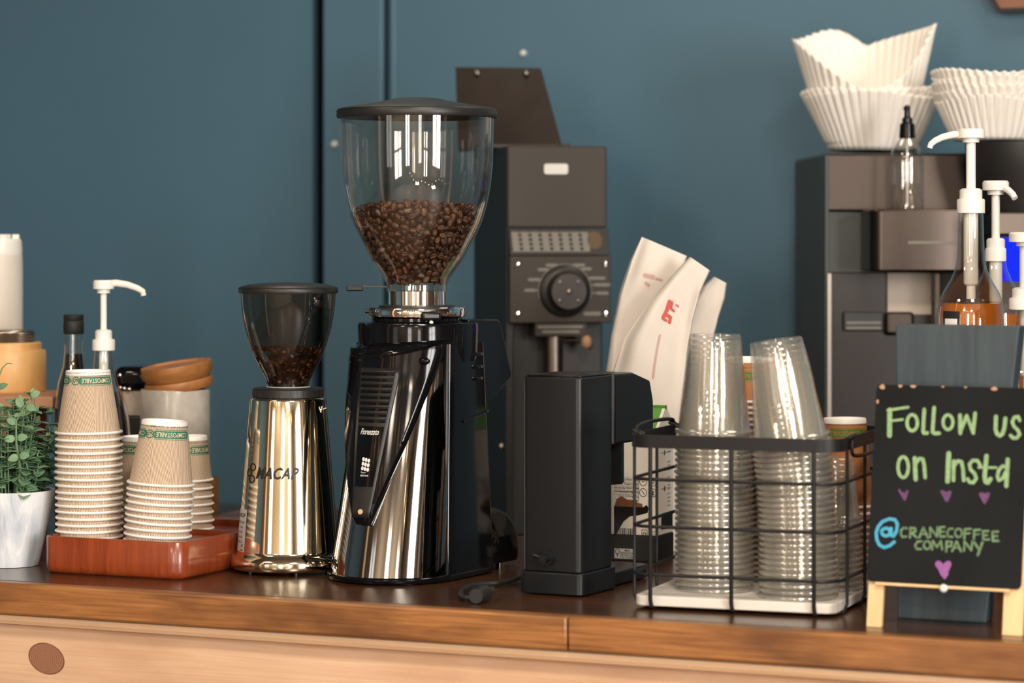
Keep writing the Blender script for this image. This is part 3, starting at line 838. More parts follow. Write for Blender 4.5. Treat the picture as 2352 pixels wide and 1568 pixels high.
# ================================================================== small steel grinder
dM = 3.835; k = dM / F
mg = thing('coffee_grinder', 'polished steel cone-bodied coffee grinder with smoky hopper, beside the red tray', 'coffee grinder', (X(662, dM), dM, TOP), 0)
MB().lathe([(0, zc(1301, dM)), (128 * k, zc(1301, dM)), (131 * k, zc(1297, dM)), (132 * k, zc(1284, dM)), (129 * k, zc(1274, dM)), (122 * k, zc(1268, dM)), (118.5 * k, zc(1264, dM)), (117.5 * k, zc(1260, dM))], 96).build('base_flange', M['gold'], mg, 40)
MB().lathe([(117 * k, zc(1262, dM)), (116 * k, zc(1256, dM)), (107 * k, zc(1150, dM)), (97 * k, zc(1030, dM)), (87.5 * k, zc(918, dM)), (86 * k, zc(913, dM)), (83 * k, zc(911, dM)), (0, zc(911, dM))], 96).build('body', M['gold'], mg, 40)
for a in (-150, -75, -15, 90):
    MB().cyl((96 * k * math.cos(R(a)), 96 * k * math.sin(R(a)), 0), (96 * k * math.cos(R(a)), 96 * k * math.sin(R(a)), zc(1301, dM)), 6 * k, 12).build('foot', M['satin'], mg)
mb = MB()
pr = [(60 * k, zc(911, dM)), (82 * k, zc(910, dM)), (82 * k, zc(893, dM)), (79 * k, zc(890, dM)), (50 * k, zc(889, dM))]
mb.lathe(pr, 96)
rg = mb.build('adjustment_ring', M['black'], mg, 40)
mb = MB()
for j in range(36):
    a = 2 * PI * j / 36
    mb.box(82 * k, 83.6 * k, -.0009, .0009, zc(909, dM), zc(894, dM), Matrix.Rotation(a, 4, 'Z'))
mb.build('grip_ribs', M['black'], rg, 0)
MB().lathe([(49 * k, zc(889.5, dM)), (51 * k, zc(888, dM)), (49 * k, zc(886, dM))], 48).build('seal', M['silverlabel'], mg)
hp = [(888, 48.5), (880, 48.5), (872, 51), (859, 57), (840, 67.5), (819, 78), (800, 85.5), (779, 92), (755, 99), (729, 104), (704, 107.5), (680, 109), (673, 109.5)]
inner = [(v, hw - 3) for v, hw in hp]
MB().lathe(prof(hp, dM), 72).build('hopper', M['smoke'], mg, 60)
lid = MB().lathe([(0, zc(672, dM)), (113 * k, zc(673, dM)), (114.5 * k, zc(670, dM)), (114.5 * k, zc(662, dM)), (112 * k, zc(659, dM)), (92 * k, zc(653, dM)), (60 * k, zc(649.5, dM)), (0, zc(648, dM))], 72).build('hopper_lid', M['black'], mg, 40)
# small lever by the collar
lv = MB().cyl((78 * k, -42 * k, zc(945, dM)), (82 * k, -44 * k, zc(930, dM)), 3.2 * k, 10)
lv.cyl((72 * k, -46 * k, zc(938, dM)), (90 * k, -40 * k, zc(936, dM)), 2.6 * k, 10)
lv.build('catch', M['gold'], mg)
# name on the body
def on_body(u0):
    def r_at(z):
        z0, z1 = zc(1256, dM), zc(918, dM)
        return (116 + (87.5 - 116) * (z - z0) / (z1 - z0)) * k
    def place(x, y, e):
        z = y; r = r_at(z) + .0003 + e
        a = u0 + x / r_at(zc(1080, dM))
        return Vector((r * math.cos(a), r * math.sin(a), z))
    return place
fc = face(662, dM)
def ang_at(u, v):
    z = zc(v, dM)
    z0, z1 = zc(1256, dM), zc(918, dM)
    r = 116 + (87.5 - 116) * (z - z0) / (z1 - z0)
    return fc + math.asin(max(-1, min(1, (u - 662) / r)))
aL, aR = ang_at(590, 1080), ang_at(686, 1078)
rm = 102.5 * k
mb = MB()
am = (aL + aR) / 2
text_on(mb, 'MACAP', (aR - aL) * rm, 27 * k, lambda x, y, e: on_body(am)(x, y, e), 0, zc(1079, dM), shear=.35, bold=.03, spacing=1.1)
a0 = ang_at(577, 1080)
P_ = on_body(a0)
for (x_, y_) in ((.0040, 1067), (-.0030, 1080), (.0035, 1094)):
    ribbon(mb, [(ell(x_, zc(y_, dM), .0058, .0046), .0018)], P_, px=.002, cap=6)
mb.build('maker_name', M['ink'], mg, 0)
# silver sticker at the side
a1 = ang_at(556, 1215)
P_ = on_body(a1 - R(5))
mb = MB(); ribbon(mb, [([(0, zc(1258, dM)), (0, zc(1168, dM))], .034)], P_, px=.004, cap=4)
sk = MB(); 
def patch(mb, place, x0, x1, y0, y1, n=8):
    vs = [place(x0 + (x1 - x0) * i / n, y, 0) for i in range(n + 1) for y in (y0, y1)]
    mb.add(vs, [(2 * i, 2 * i + 2, 2 * i + 3, 2 * i + 1) for i in range(n)])
patch(sk, P_, -.020, .017, zc(1262, dM), zc(1164, dM))
so = sk.build('silver_sticker', M['silverlabel'], mg, 60)
P2 = on_body(a1 - R(5))
up = lambda x, y, e: P2(x, y, e + .0003)
mb = MB()
text_on(mb, 'MACAP', .020, .0058, up, .004, zc(1178, dM), shear=.3, bold=.01)
for i, (tx, w_) in enumerate((('MODEL M4D', .020), ('V 230', .012), ('W 250', .012), ('Hz 50', .012), ('N 02 A', .016))):
    text_on(mb, tx, w_, .0030, up, .003, zc(1194 + i * 11, dM))
ribbon(mb, [([(.008, zc(1256, dM)), (.013, zc(1256, dM))], .0016), ([(.008, zc(1250, dM)), (.013, zc(1243, dM))], .0008), ([(.013, zc(1250, dM)), (.008, zc(1243, dM))], .0008)], up, px=.002, cap=4)
mb.build('sticker_print', M['ink'], so, 0)

# coffee in the smoky hopper: a mass nobody could count
def bean_verts(a=.0055, b=.0042, c=.0032, n=14, m=9):
    vs, fs, tn = [], [], []
    for i in range(m + 1):
        th = PI * i / m
        for j in range(n):
            ph = 2 * PI * j / n
            x = -math.cos(th) * a; rr = max(.02, math.sin(th)) ** .85
            y = rr * b * math.cos(ph); z = rr * c * math.sin(ph)
            if z < 0: z *= .55
            vs.append(Vector((x, y, z)))
    for v in vs:
        if v.z < 0: v.z += .0014 * math.exp(-((v.y - .0004 * math.sin(v.x * 700)) / .0008) ** 2) * (1 - (v.x / a) ** 2 * .6)
    for i in range(m):
        for j in range(n):
            j2 = (j + 1) % n
            fs.append((i * n + j, i * n + j2, (i + 1) * n + j2, (i + 1) * n + j))
            c0 = sum((vs[q] for q in fs[-1]), Vector()) / 4
            tn.append(1.0 if (c0.z < 0 and abs(c0.y) < .0006 and abs(c0.x) < a * .7) else 0.0)
    fs.append(tuple(range(n - 1, -1, -1))); fs.append(tuple(m * n + j for j in range(n))); tn += [0, 0]
    return vs, fs, tn
BV, BF, BT = bean_verts()
def bean_rot(nrm, rr):
    q = Vector((0, 0, 1)).rotation_difference(nrm if rr.random() < .45 else -nrm)
    tilt = Matrix.Rotation(rr.gauss(0, .45), 4, 'X') @ Matrix.Rotation(rr.gauss(0, .35), 4, 'Y')
    return q.to_matrix().to_4x4() @ tilt @ Matrix.Rotation(rr.random() * 6.28, 4, 'Z')
def radius_at(pr, z):
    for (ra, za), (rb, zb) in zip(pr, pr[1:]):
        if za <= z <= zb and zb > za: return ra + (rb - ra) * (z - za) / (zb - za)
    return pr[-1][0] if z > pr[-1][1] else pr[0][0]
rr = random.Random(11)
mb = MB()
prM = prof(hp, dM)
core = [(r - .004, z) for r, z in prM if z < zc(812, dM)]
mb.cur = .1
mb.lathe([(0, core[0][1])] + core + [(0, zc(808, dM))], 32)
for q in range(170):
    a = rr.random() * 6.28; z = rr.uniform(zc(880, dM), zc(800, dM))
    r = radius_at(prM, z) - .0042
    n = Vector((math.cos(a), math.sin(a), -.5)).normalized()
    Mx = Matrix.Translation((r * math.cos(a), r * math.sin(a), z)) @ bean_rot(n, rr)
    mb.cur = rr.random()
    mb.add([Mx @ v for v in BV], BF)
for q in range(60):
    a = rr.random() * 6.28; r = radius_at(prM, zc(812, dM)) * math.sqrt(rr.random()) * .88
    Mx = Matrix.Translation((r * math.cos(a), r * math.sin(a), zc(806, dM) + rr.random() * .004)) @ bean_rot(Vector((0, 0, 1)), rr)
    mb.cur = rr.random(); mb.add([Mx @ v for v in BV], BF)
bs = mb.build('coffee_beans', M['beanstuff'], None, 60)
bs.location = mg.location
tag(bs, 'dark coffee beans lying in the bottom of the smoky hopper', 'coffee beans', None, 'stuff')

# ================================================================== tall black grinder
d0 = GD(1345); dG = d0 + .083
GR = R(-30)
UG = 904
kg = dG / F
gr = thing('espresso_grinder', 'tall glossy black espresso grinder with large clear hopper, in the middle of the bar', 'coffee grinder', (X(UG, dG), dG, TOP), GR)
HYL = .058            # the hopper axis sits behind the front of the body
hx = gr.location + Vector((HYL * math.sin(-GR), HYL * math.cos(GR), 0))
dH = hx.y; kh = dH / F; UH = CX + hx.x / dH * F
zg = lambda v: zc(v, dH)
def dring(r, yc, yb, z, n=28, rc=.02, w=None):
    """D-shaped plan: round front of radius r about (0, yc), straight sides back to yb"""
    w = w or r
    out = []
    for j in range(n + 1):
        a = PI + PI * j / n
        out.append(Vector((r * math.cos(a), yc + r * math.sin(a), z)))
    for j in range(6):
        t = R(90 * j / 5); out.append(Vector((w - rc + rc * math.cos(t), yb - rc + rc * math.sin(t), z)))
    for j in range(6):
        t = R(90 + 90 * j / 5); out.append(Vector((-w + rc + rc * math.cos(t), yb - rc + rc * math.sin(t), z)))
    return out
LV = [(.008, .0835, 0.0), (.02, .083, .002), (.079, .0800, .012), (.15, .0768, .024), (.211, .074, .035), (.26, .0725, .045), (.303, .072, .052)]
def body_r(z):
    for (z0, r0_, y0), (z1, r1_, y1) in zip(LV, LV[1:]):
        if z <= z1: t = max(0, (z - z0) / (z1 - z0)); return r0_ + (r1_ - r0_) * t, y0 + (y1 - y0) * t
    return LV[-1][1], LV[-1][2]
lp = MB()
lp.loft([dring(r, y, .052, z, rc=.003) for z, r, y in LV])
lp.build('front_body', M['darkchrome'], gr, 35)
MB().loft([dring(.086, 0, .125, .002), dring(.0875, 0, .128, .005), dring(.0875, 0, .128, .008), dring(.085, 0, .125, .0095)]).build('base_skirt', M['gloss'], gr, 40)
for x_, y_ in ((-.05, -.045), (.05, -.045), (-.055, .11), (.055, .11)):
    MB().cyl((x_, y_, 0), (x_, y_, .004), .010, 16).build('foot', M['rubber'], gr)
# rear shell: gloss black, from behind the chrome to the back
rs_ = MB()
rs_.loft([dring(.078 - .01 * t, .06, .150 - .012 * t, .009 + .30 * t, rc=.030) if False else
          [Vector((x, y, .009 + .300 * t)) for x, y in rrect(-.0858 + .0100 * t, .0858 - .0100 * t, -.002 + .022 * t, .122 - .010 * t, .010)] for t in (0, .33, .66, 1)])
rs_.build('rear_shell', M['gloss'], gr, 40)
# rear foot bulge with sloping top
sec = [(.08, .009), (.206, .009), (.210, .014), (.211, .030), (.206, .048), (.197, .062), (.182, .073), (.160, .081), (.138, .086), (.11, .088)]
mb = MB()
rings = []
for x_, s_ in ((-.074, .90), (-.071, .97), (-.066, 1.0), (.066, 1.0), (.071, .97), (.074, .90)):
    rings.append([Vector((x_, .10 + (y - .10) * (s_ if y > .1 else 1), .009 + (z - .009) * s_)) for y, z in sec])
mb.loft(rings); mb.build('rear_base', M['gloss'], gr, 50)
MB().cyl((.048, .196, 0), (.048, .196, .012), .007, 14).build('rear_foot', M['chrome'], gr)
# scuffs on the bulge
mb = MB()
rr = random.Random(3)
for (y_, z_) in ((.096, .045), (.102, .040), (.105, .033), (.103, .026), (.136, .050), (.140, .045)):
    for q in range(5):
        cy_, cz_ = y_ + rr.gauss(0, .003), z_ + rr.gauss(0, .003)
        mb.add([(.0744, cy_ + .0028 * math.cos(a) * (1 + .4 * math.sin(3 * a)), cz_ + .0032 * math.sin(a)) for a in [2 * PI * i / 9 for i in range(9)]], [tuple(range(9))])
mb.build('scuff', M['greypanel'], gr, 0)
# upper housing
zu0, zu1 = zg(806), zg(739)
def hous(z, r, w=None, yb=.108): return dring(r, HYL, yb, z, n=36, rc=.03, w=w)
MB().loft([hous(zu0 - .012, .077), hous(zu0, .0785), hous(zu1 - .004, .0795), hous(zu1 - .001, .0785), hous(zu1, .076)]).build('upper_housing', M['gloss'], gr, 40)
for q, v in enumerate((812, 841, 868)):
    z_ = zg(v)
    MB().loft([[Vector((x, y, z)) for x, y in rrect(-.0805, .0805, .060, .114, .024)] for z in (z_ - .0022, z_ + .0022)]).build('shell_rib', M['gloss'], gr, 40, bevel=.001)
# lip under the shell band, running round the side and rising to the back
lip = []
for j in range(15):
    t = j / 14
    y = .045 + .078 * t
    lip.append((.0795 if t < .8 else .0795 - .02 * ((t - .8) / .2) ** 2, y, zg(962) + .012 * t))
MB().tube(lip, .0022, 8).build('shell_lip', M['gloss'], gr)
# rear chute cap: flares out to the back
sec = [(.085, zg(733)), (.160, zg(735)), (.167, zg(740)), (.199, zg(868)), (.196, zg(876)), (.122, zg(945)), (.085, zg(945))]
mb = MB(); rings = []
for x_, s_ in ((-.066, .97), (-.064, 1.0), (.064, 1.0), (.066, .97)):
    cy_, cz_ = .14, zg(840)
    rings.append([Vector((x_, cy_ + (y - cy_) * s_, cz_ + (z - cz_) * s_)) for y, z in sec])
mb.loft(rings).build('rear_cap', M['gloss'], gr, 30, bevel=.004, seg=3)
# V-shaped front fairing
def fair_pt(a, z, lift): # a measured from the front, positive to the right
    r, yc = body_r(z)
    r += lift
    return Vector((r * math.sin(a), yc - r * math.cos(a), z))
mb = MB()
zb_, zt_ = .077, .303
nz, na = 16, 30
def half(z, side): 
    t = (z - zb_) / (zt_ - zb_)
    return R(7 + (58 if side > 0 else 62) * t ** 1.0)
outer = []; 
for i in range(nz + 1):
    z = zb_ + (zt_ - zb_) * i / nz
    row = []
    for j in range(na + 1):
        f = j / na
        a = -half(z, -1) + (half(z, -1) + half(z, 1)) * f
        edge = min(1, 15 * min(f, 1 - f))
        lift = .0015 + (.0125 if i > 0 else .006) * math.sqrt(edge)
        row.append(fair_pt(a, z, lift))
    outer.append(row)
vs = [p for r_ in outer for p in r_]
fs = [(i * (na + 1) + j, i * (na + 1) + j + 1, (i + 1) * (na + 1) + j + 1, (i + 1) * (na + 1) + j) for i in range(nz) for j in range(na)]
mb.add(vs, fs)
inn = [[fair_pt(-half(zb_ + (zt_ - zb_) * i / nz, -1) + (half(zb_ + (zt_ - zb_) * i / nz, -1) + half(zb_ + (zt_ - zb_) * i / nz, 1)) * j / na, zb_ + (zt_ - zb_) * i / nz, -.004) for j in range(na + 1)] for i in range(nz + 1)]
nv = len(mb.v)
mb.add([p for p in outer[-1]] + [p for p in inn[-1]], [(j, j + 1, na + 2 + j, na + 1 + j) for j in range(na)])
mb.add([p for p in outer[0]] + [p for p in inn[0]], [(j, j + 1, na + 2 + j, na + 1 + j) for j in range(na)])
for col_ in (0, na):
    mb.add([r_[col_] for r_ in outer] + [r_[col_] for r_ in inn], [(i, i + 1, nz + 2 + i, nz + 1 + i) for i in range(nz)])
fa = mb.build('front_fairing', M['gloss'], gr, 50)
# shoulder over the fairing: a sloping hood from left low to right high
mb = MB(); rows = []
for j in range(31):
    f = j / 30
    a = R(-66) + R(126) * f
    zl = zg(834) + (zg(782) - zg(834)) * max(0, (f - .25) / .75) ** 1.3
    zh = zg(792) + (zg(775) - zg(792)) * f
    r_, yc = .0725, .052
    c_ = lambda rad, z, y0: Vector((rad * math.sin(a), y0 - rad * math.cos(a), z))
    rows.append([c_(.070, zl, yc), c_(r_ + .0145, zl, yc), c_(r_ + .0165, zl + .004, yc), c_(r_ + .0145, zl + (zh - zl) * .55, yc), c_(.0800, zh, HYL), c_(.070, zh, HYL)])
mb.loft(rows).build('hood', M['gloss'], gr, 45)
# grille and badge panel
GP = []
def pan_pt(x, z, lift):   # x = -1..1 across the tapered panel
    hw = R(21.5) - R(13.5) * max(0, min(1, (zg(840) - z) / (zg(840) - zg(1165))))
    return fair_pt(x * hw, z, .0138 + lift)
mb = MB()
zs = [zg(838) + (zg(1168) - zg(838)) * i / 20 for i in range(21)]
mb.add([pan_pt(x / 5, z, .0008) for z in zs for x in range(-5, 6)], [(i * 11 + j, i * 11 + j + 1, (i + 1) * 11 + j + 1, (i + 1) * 11 + j) for i in range(20) for j in range(10)])
pn = mb.build('grille_panel', M['black'], gr, 60, solid=.0012)
for q in range(9):
    v = 846 + q * 13
    mb = MB(); pts = [pan_pt(-.82 + 1.64 * j / 10, zg(v), .0022) for j in range(11)]
    mb.tube(pts, .0013, 8); mb.build('slat', M['black'], pn)
    mb = MB()
    mb.add([pan_pt(-.80 + 1.6 * j / 10, zg(v + dv), .0017) for dv in (3.5, 9) for j in range(11)], [(j, j + 1, 12 + j, 11 + j) for j in range(10)])
    mb.build('slot', M['gloss'], pn, 0)
mb = MB(); zs = [zg(967) + (zg(1100) - zg(967)) * i / 8 for i in range(9)]
mb.add([pan_pt(x / 4 * .78, z, .0018) for z in zs for x in range(-4, 5)], [(i * 9 + j, i * 9 + j + 1, (i + 1) * 9 + j + 1, (i + 1) * 9 + j) for i in range(8) for j in range(8)])
mb.build('badge_panel', M['gloss'], pn, 60)
def onpan(vc):
    def place(x, y, e):
        z = zg(vc) + y
        return fair_pt(x / .0945, z, .0162 + e)
    return place
mb = MB()
text_on(mb, 'Fiorenzato', .029, .0078, onpan(979), 0, 0, shear=.3, bold=.012)
P_ = onpan(1051)
mb2 = MB()
for r_ in range(3):
    for c_ in range(3):
        x_, y_ = (c_ - 1) * .0043, (1 - r_) * .0058 - (c_ - 1) * .0008
        mb2.add([P_(x_ + px_ * .0019, y_ + py_ * .0024, 0) for px_, py_ in ((-1, -.5), (-.5, -1), (.5, -1), (1, -.5), (1, .5), (.5, 1), (-.5, 1), (-1, .5))], [tuple(range(8))])
mb.build('maker_name', M['whiteprint'], pn, 0)
mb = mb2
text_on(mb, 'Super', .008, .0028, onpan(1069), -.002, 0)
text_on(mb, 'electronic', .0125, .0030, onpan(1075), 0, 0)
mb.build('emblem', M['whiteprint'], pn, 0)
p = fair_pt(0, zg(1155), .0152)
MB().lathe([(0, .0018), (.0032, .0016), (.0036, 0)], 16, M=Matrix.Translation(p) @ Matrix.Rotation(PI / 2, 4, 'X')).build('screw', M['mould'], pn)
p = fair_pt(R(40), zg(822), .012)
MB().sphere(p, .010, 20, 10, (1.15, .5, .55)).build('knob', M['gloss'], gr)
# collar, rings, neck
HC = dict(cx=0, cy=HYL)
MB().lathe([(.062, zu1), (.0605, zg(736)), (.0605, zg(729)), (.058, zg(727)), (.03, zg(727))], 72, **HC).build('ring_seat', M['gloss'], gr)
MB().lathe([(.05, zg(727)), (112 * kh, zg(726)), (113 * kh, zg(724)), (113 * kh, zg(707)), (111 * kh, zg(704.5)), (.04, zg(704.5))], 96, **HC).build('adjustment_ring', M['chrome'], gr, 40)
MB().lathe([(88 * kh, zg(704.5)), (87 * kh, zg(701)), (66 * kh, zg(699)), (.02, zg(699))], 72, **HC).build('neck_plate', M['black'], gr)
MB().lathe([(66 * kh, zg(701)), (66 * kh, zg(668)), (.02, zg(668))], 96, **HC).build('neck', M['chrome'], gr, 40)
def roty(a): return Matrix.Translation((0, HYL, 0)) @ Matrix.Rotation(a, 4, 'Z')
# direction of the camera in the grinder's own frame
va = -GR
vx = math.atan2(-dH, -hx.x) - GR      # angle of the sight line about the hopper axis
Mk = roty(vx + R(16))
MB().box(.060, .072, -.0135, .0135, zg(733), zg(712), Mk).build('ring_knob', M['satin'], gr, 30, bevel=.004, seg=3)
MB().sphere(Mk @ Vector((.069, 0, zg(737))), .0028, 12, 8).build('pin', M['white'], gr)
Mk = roty(vx - R(22)); MB().sphere(Mk @ Vector((113 * kh, 0, zg(715))), .0022, 10, 6).build('pin', M['chrome'], gr)
Mk = roty(vx - R(86)); MB().cyl(Mk @ Vector((112 * kh, 0, zg(714))), Mk @ Vector((119 * kh, 0, zg(714))), .003, 10).build('pin', M['black'], gr)
# hopper
HP = [(669, 69), (654, 69.5), (651, 69.6), (644, 73), (631, 81), (614, 93.5), (598, 104.5), (581, 114.5), (564.7, 122.7), (548, 132), (531.6, 140), (512, 148.5), (492, 155), (470, 161.5), (448.7, 166), (425, 170), (399, 172.8), (365, 175), (332, 176), (265, 177)]
hpr = [(hw * kh, zg(v)) for v, hw in HP]
hin = [(r - .0022, z) for r, z in hpr]
ho = MB().lathe(hpr + hin[::-1] + [hpr[0]], 96, **HC).build('hopper', M['hopper'], gr, 60)
ht = MB()
ht.lathe([(177 * kh, zg(268)), (183 * kh, zg(271)), (184.5 * kh, zg(268)), (184.5 * kh, zg(255)), (182 * kh, zg(251)), (174 * kh, zg(248)), (120 * kh, zg(240)), (75 * kh, zg(232)), (64 * kh, zg(229.5)), (52 * kh, zg(226.5)), (30 * kh, zg(224.5)), (0, zg(224))], 96, **HC)
ht.lathe([(0, zg(262)), (176 * kh, zg(262)), (177 * kh, zg(268))], 96, **HC)
ht.build('hopper_lid', M['black'], gr, 35)
# slide gate
Mk = roty(vx - R(88))
sg = MB(); sg.box(.036, .078, -.0025, .0025, zg(661), zg(655), Mk); sg.build('slide_gate', M['black'], gr, 0, bevel=.0008)
MB().box(.072, .094, -.0035, .0035, zg(668), zg(655), Mk).build('gate_tab', M['satin'], gr, 0, bevel=.0015)

# beans in the big hopper
EDG = math.atan2(-dH, -hx.x)          # sight angle in world axes (the beans are not rotated with the grinder)
beans_me = bpy.data.meshes.new('coffee_bean')
_mb = MB()
for f_, t_ in zip(BF, BT):
    pass
_mb.v = [tuple(v) for v in BV]; _mb.f = [list(f) for f in BF]; _mb.uv = [[(0, 0)] * len(f) for f in BF]; _mb.col = list(BT)
beans_me = _mb.mesh('coffee_bean', 80); beans_me.materials.append(M['bean'])
hw_in = [(r - .0022, z) for r, z in hpr]
zlo = zg(650)
def level(a):     # height of the heap against the wall
    q = a - EDG
    c_ = math.cos(q)
    return zg(494) + (zg(470) - zg(494)) * max(0, c_) ** .8
rr = random.Random(21)
pts = []
def wall_normal(z):
    e = .004
    dr = (radius_at(hw_in, z + e) - radius_at(hw_in, z - e)) / (2 * e)
    return dr
placed = []
SP = .00835
tries = 0
while tries < 60000:
    tries += 1
    a = EDG + rr.uniform(-R(86), R(86)); z = rr.uniform(zlo, zg(468))
    if z > level(a): continue
    dr = wall_normal(z)
    nr = Vector((1, -dr)).normalized()
    r = radius_at(hw_in, z) - .0040 * nr.x; z2 = z - .0040 * nr.y
    p = Vector((r * math.cos(a), r * math.sin(a), z2))
    if rr.random() > radius_at(hw_in, z) / .095: continue
    ok = True
    for q in placed:
        if (q[0] - p).length_squared < SP * SP: ok = False; break
    if ok:
        n = Vector((nr.x * math.cos(a), nr.x * math.sin(a), nr.y))
        placed.append((p, n, a))
print('front beans', len(placed))
placed.sort(key=lambda q: -math.cos(q[2] - EDG))
front, rest = placed[:300], placed[300:]
LBL = 'roasted brown coffee bean lying against the front of the tall clear hopper'
for p, n, a in front:
    o = bpy.data.objects.new('coffee_bean', beans_me); C.objects.link(o)
    Mx = Matrix.Translation(Vector((hx.x, hx.y, TOP)) + p) @ bean_rot(n, rr)
    o.matrix_world = Mx @ Matrix.Scale(rr.uniform(.92, 1.1), 4)
    tag(o, LBL, 'coffee bean', 'coffee beans showing at the front of the tall clear hopper')
mb = MB()
mb.cur = .08
core = [(r - .0105, z) for r, z in hw_in if z < zg(497)]
mb.lathe([(0, zlo)] + [(max(.001, r), z) for r, z in core if z > zlo] + [(.055, zg(482)), (0, zg(474))], 48)
def addbean(a, z, inset):
    dr = wall_normal(z); nr = Vector((1, -dr)).normalized()
    r = radius_at(hw_in, z) - inset * nr.x
    n = Vector((nr.x * math.cos(a), nr.x * math.sin(a), nr.y))
    Mx = Matrix.Translation((r * math.cos(a), r * math.sin(a), z - inset * nr.y)) @ bean_rot(n, rr)
    mb.cur = rr.random(); mb.add([Mx @ v for v in BV], BF)
for p, n, a in rest:
    Mx = Matrix.Translation(p) @ bean_rot(n, rr); mb.cur = rr.random(); mb.add([Mx @ v for v in BV], BF)
for q in range(380):
    a = EDG + rr.uniform(-R(90), R(90)); z = rr.uniform(zlo, level(a) - .003); addbean(a, z, .0088)
for q in range(330):
    a = EDG + PI + rr.uniform(-R(92), R(92)); z = rr.uniform(zlo, zg(490)); addbean(a, z, .0045)
for q in range(230):
    a = rr.random() * 6.28; f_ = math.sqrt(rr.random()); r = .088 * f_
    z = zg(480) + (level(a) - zg(480)) * f_ + rr.random() * .004
    Mx = Matrix.Translation((r * math.cos(a), r * math.sin(a), z)) @ bean_rot(Vector((0, 0, 1)), rr)
    mb.cur = rr.random(); mb.add([Mx @ v for v in BV], BF)
bs = mb.build('coffee_beans', M['beanstuff'], None, 60)
bs.location = (hx.x, hx.y, TOP)
tag(bs, 'mass of brown coffee beans filling the tall clear hopper behind the front ones', 'coffee beans', None, 'stuff')

# ================================================================== black box-shaped tamping machine
p0 = G(1335, 1372)
tm = thing('tamping_machine', 'upright black box-shaped tamping machine next to the wire basket', 'tamper', p0, R(-27))
MB().prism(rrect(-.0865, .004, -.004, .100, .010), 'z', .002, .0295).build('base_block', M['satin'], tm, 40, bevel=.0015)
MB().prism(rrect(-.0835, 0, 0, .096, .009), 'z', .0295, .274).build('column', M['satin'], tm, 40, bevel=.0015)
MB().prism(rrect(-.0815, -.002, .004, .094, .008), 'z', .274, .2765).build('top_plate', M['gloss'], tm, 40, bevel=.001)
# head: hangs over the barista side, rounded front edge, sloping top
sec = [(.092, .184), (.215, .184), (.216, .190), (.2155, .235), (.205, .262), (.150, .275), (.092, .2755)]
rings = []
for x_, s_ in ((-.088, .96), (-.085, 1), (-.003, 1), (.001, .985), (.003, .95)):
    rings.append([Vector((x_, .15 + (y - .15) * s_, .23 + (z - .23) * s_)) for y, z in sec])
MB().loft(rings).build('head', M['satin'], tm, 35, bevel=.005, seg=3)
MB().lathe([(0, .132), (.024, .132), (.026, .134), (.026, .186)], 40, cx=-.026, cy=.122).build('tamper_sleeve', M['satin'], tm)
MB().prism(rrect(-.078, -.006, .08, .225, .016), 'z', .002, .019).build('foot_plate', M['satin'], tm, 40, bevel=.002)
kn = MB().cyl((-.046, 0, .0475), (-.046, -.006, .0475), .0095, 20); kn.cyl((-.046, -.005, .0475), (-.046, -.016, .0475), .0055, 16); kn.cyl((-.046, -.010, .0475), (-.060, -.013, .0515), .0032, 10)
kn.build('side_knob', M['satin'], tm)

# power cord with plug
cd = thing('power_cord', 'black power cord with a plug lying on the bar by the tamping machine', 'cord', G(1100, 1365), 0)
c0 = cd.location
def cp(u, v, z): return G(u, v, z) - c0
pts = [cp(1215, 1318, .006), cp(1180, 1330, .006), cp(1150, 1338, .006), cp(1118, 1340, .006), cp(1080, 1345, .006), cp(1060, 1358, .006), cp(1064, 1370, .006), cp(1085, 1372, .006), cp(1098, 1366, .008)]
def smooth(pts, n=6):
    out = []
    for i in range(len(pts) - 1):
        a, b, c, d_ = pts[max(0, i - 1)], pts[i], pts[i + 1], pts[min(len(pts) - 1, i + 2)]
        for j in range(n):
            t = j / n
            out.append(.5 * ((2 * b) + (c - a) * t + (2 * a - 5 * b + 4 * c - d_) * t * t + (3 * b - a - 3 * c + d_) * t ** 3))
    return out + [pts[-1]]
MB().tube(smooth(pts), .0032, 8).build('cable', M['rubber'], cd)
pl_ = MB(); pl_.tube([cp(1093, 1369, .010), cp(1103, 1365, .010), cp(1113, 1361, .011), cp(1120, 1358, .011)], [.009, .012, .010, .006], 12)
plg = pl_.build('plug', M['black'], cd)
MB().tube([cp(1118, 1359, .011), cp(1130, 1355, .011)], .0045, 10).build('plug_collar', M['greypanel'], plg)

# ================================================================== milk carton
pc = G(1512, 1291)
ca = thing('drink_carton', 'white drink carton with green top and black foot behind the wire basket', 'carton', pc, R(-22))
CW, CD, CHt = .096, .066, .185
MB().box(-CW, 0, 0, CD, .036, CHt).build('body', M['carton'], ca, 0, bevel=.0015)
MB().box(-CW, 0, 0, CD, 0, .0355).build('foot', M['ink'], ca, 0, bevel=.001)
mb = MB(); mb.prism([(0, CHt), (CD, CHt), (CD * .5 + .004, CHt + .026), (CD * .5 - .004, CHt + .026)], 'x', -CW, 0); gb = mb.build('gable', M['carton'], ca, 0)
MB().box(-CW + .002, -.0, CD * .5 - .004, CD * .5 + .004, CHt + .024, CHt + .030).build('gable_seam', M['cartongreen'], gb, 0)
gsec = [(-.0006, CHt - .001), (CD * .5 - .005, CHt + .0262), (CD * .5 - .0045, CHt + .0266), (-.0012, CHt)]
mb = MB(); mb.prism(gsec, 'x', -CW + .004, -.004); mb.box(.0003, .0007, .012, CD - .008, CHt - .020, CHt + .001)
mb.build('green_panel', M['cartongreen'], ca, 0)
def cf(x, y, e): return Vector((x, -.0003 - e, y))
def csd(x, y, e): return Vector((.0003 + e, x, y))
mb = MB()
zt_ = lambda v: zc(v, pc.y)
cxp = lambda u: (u - 1512) * pc.y / F / math.cos(R(22))
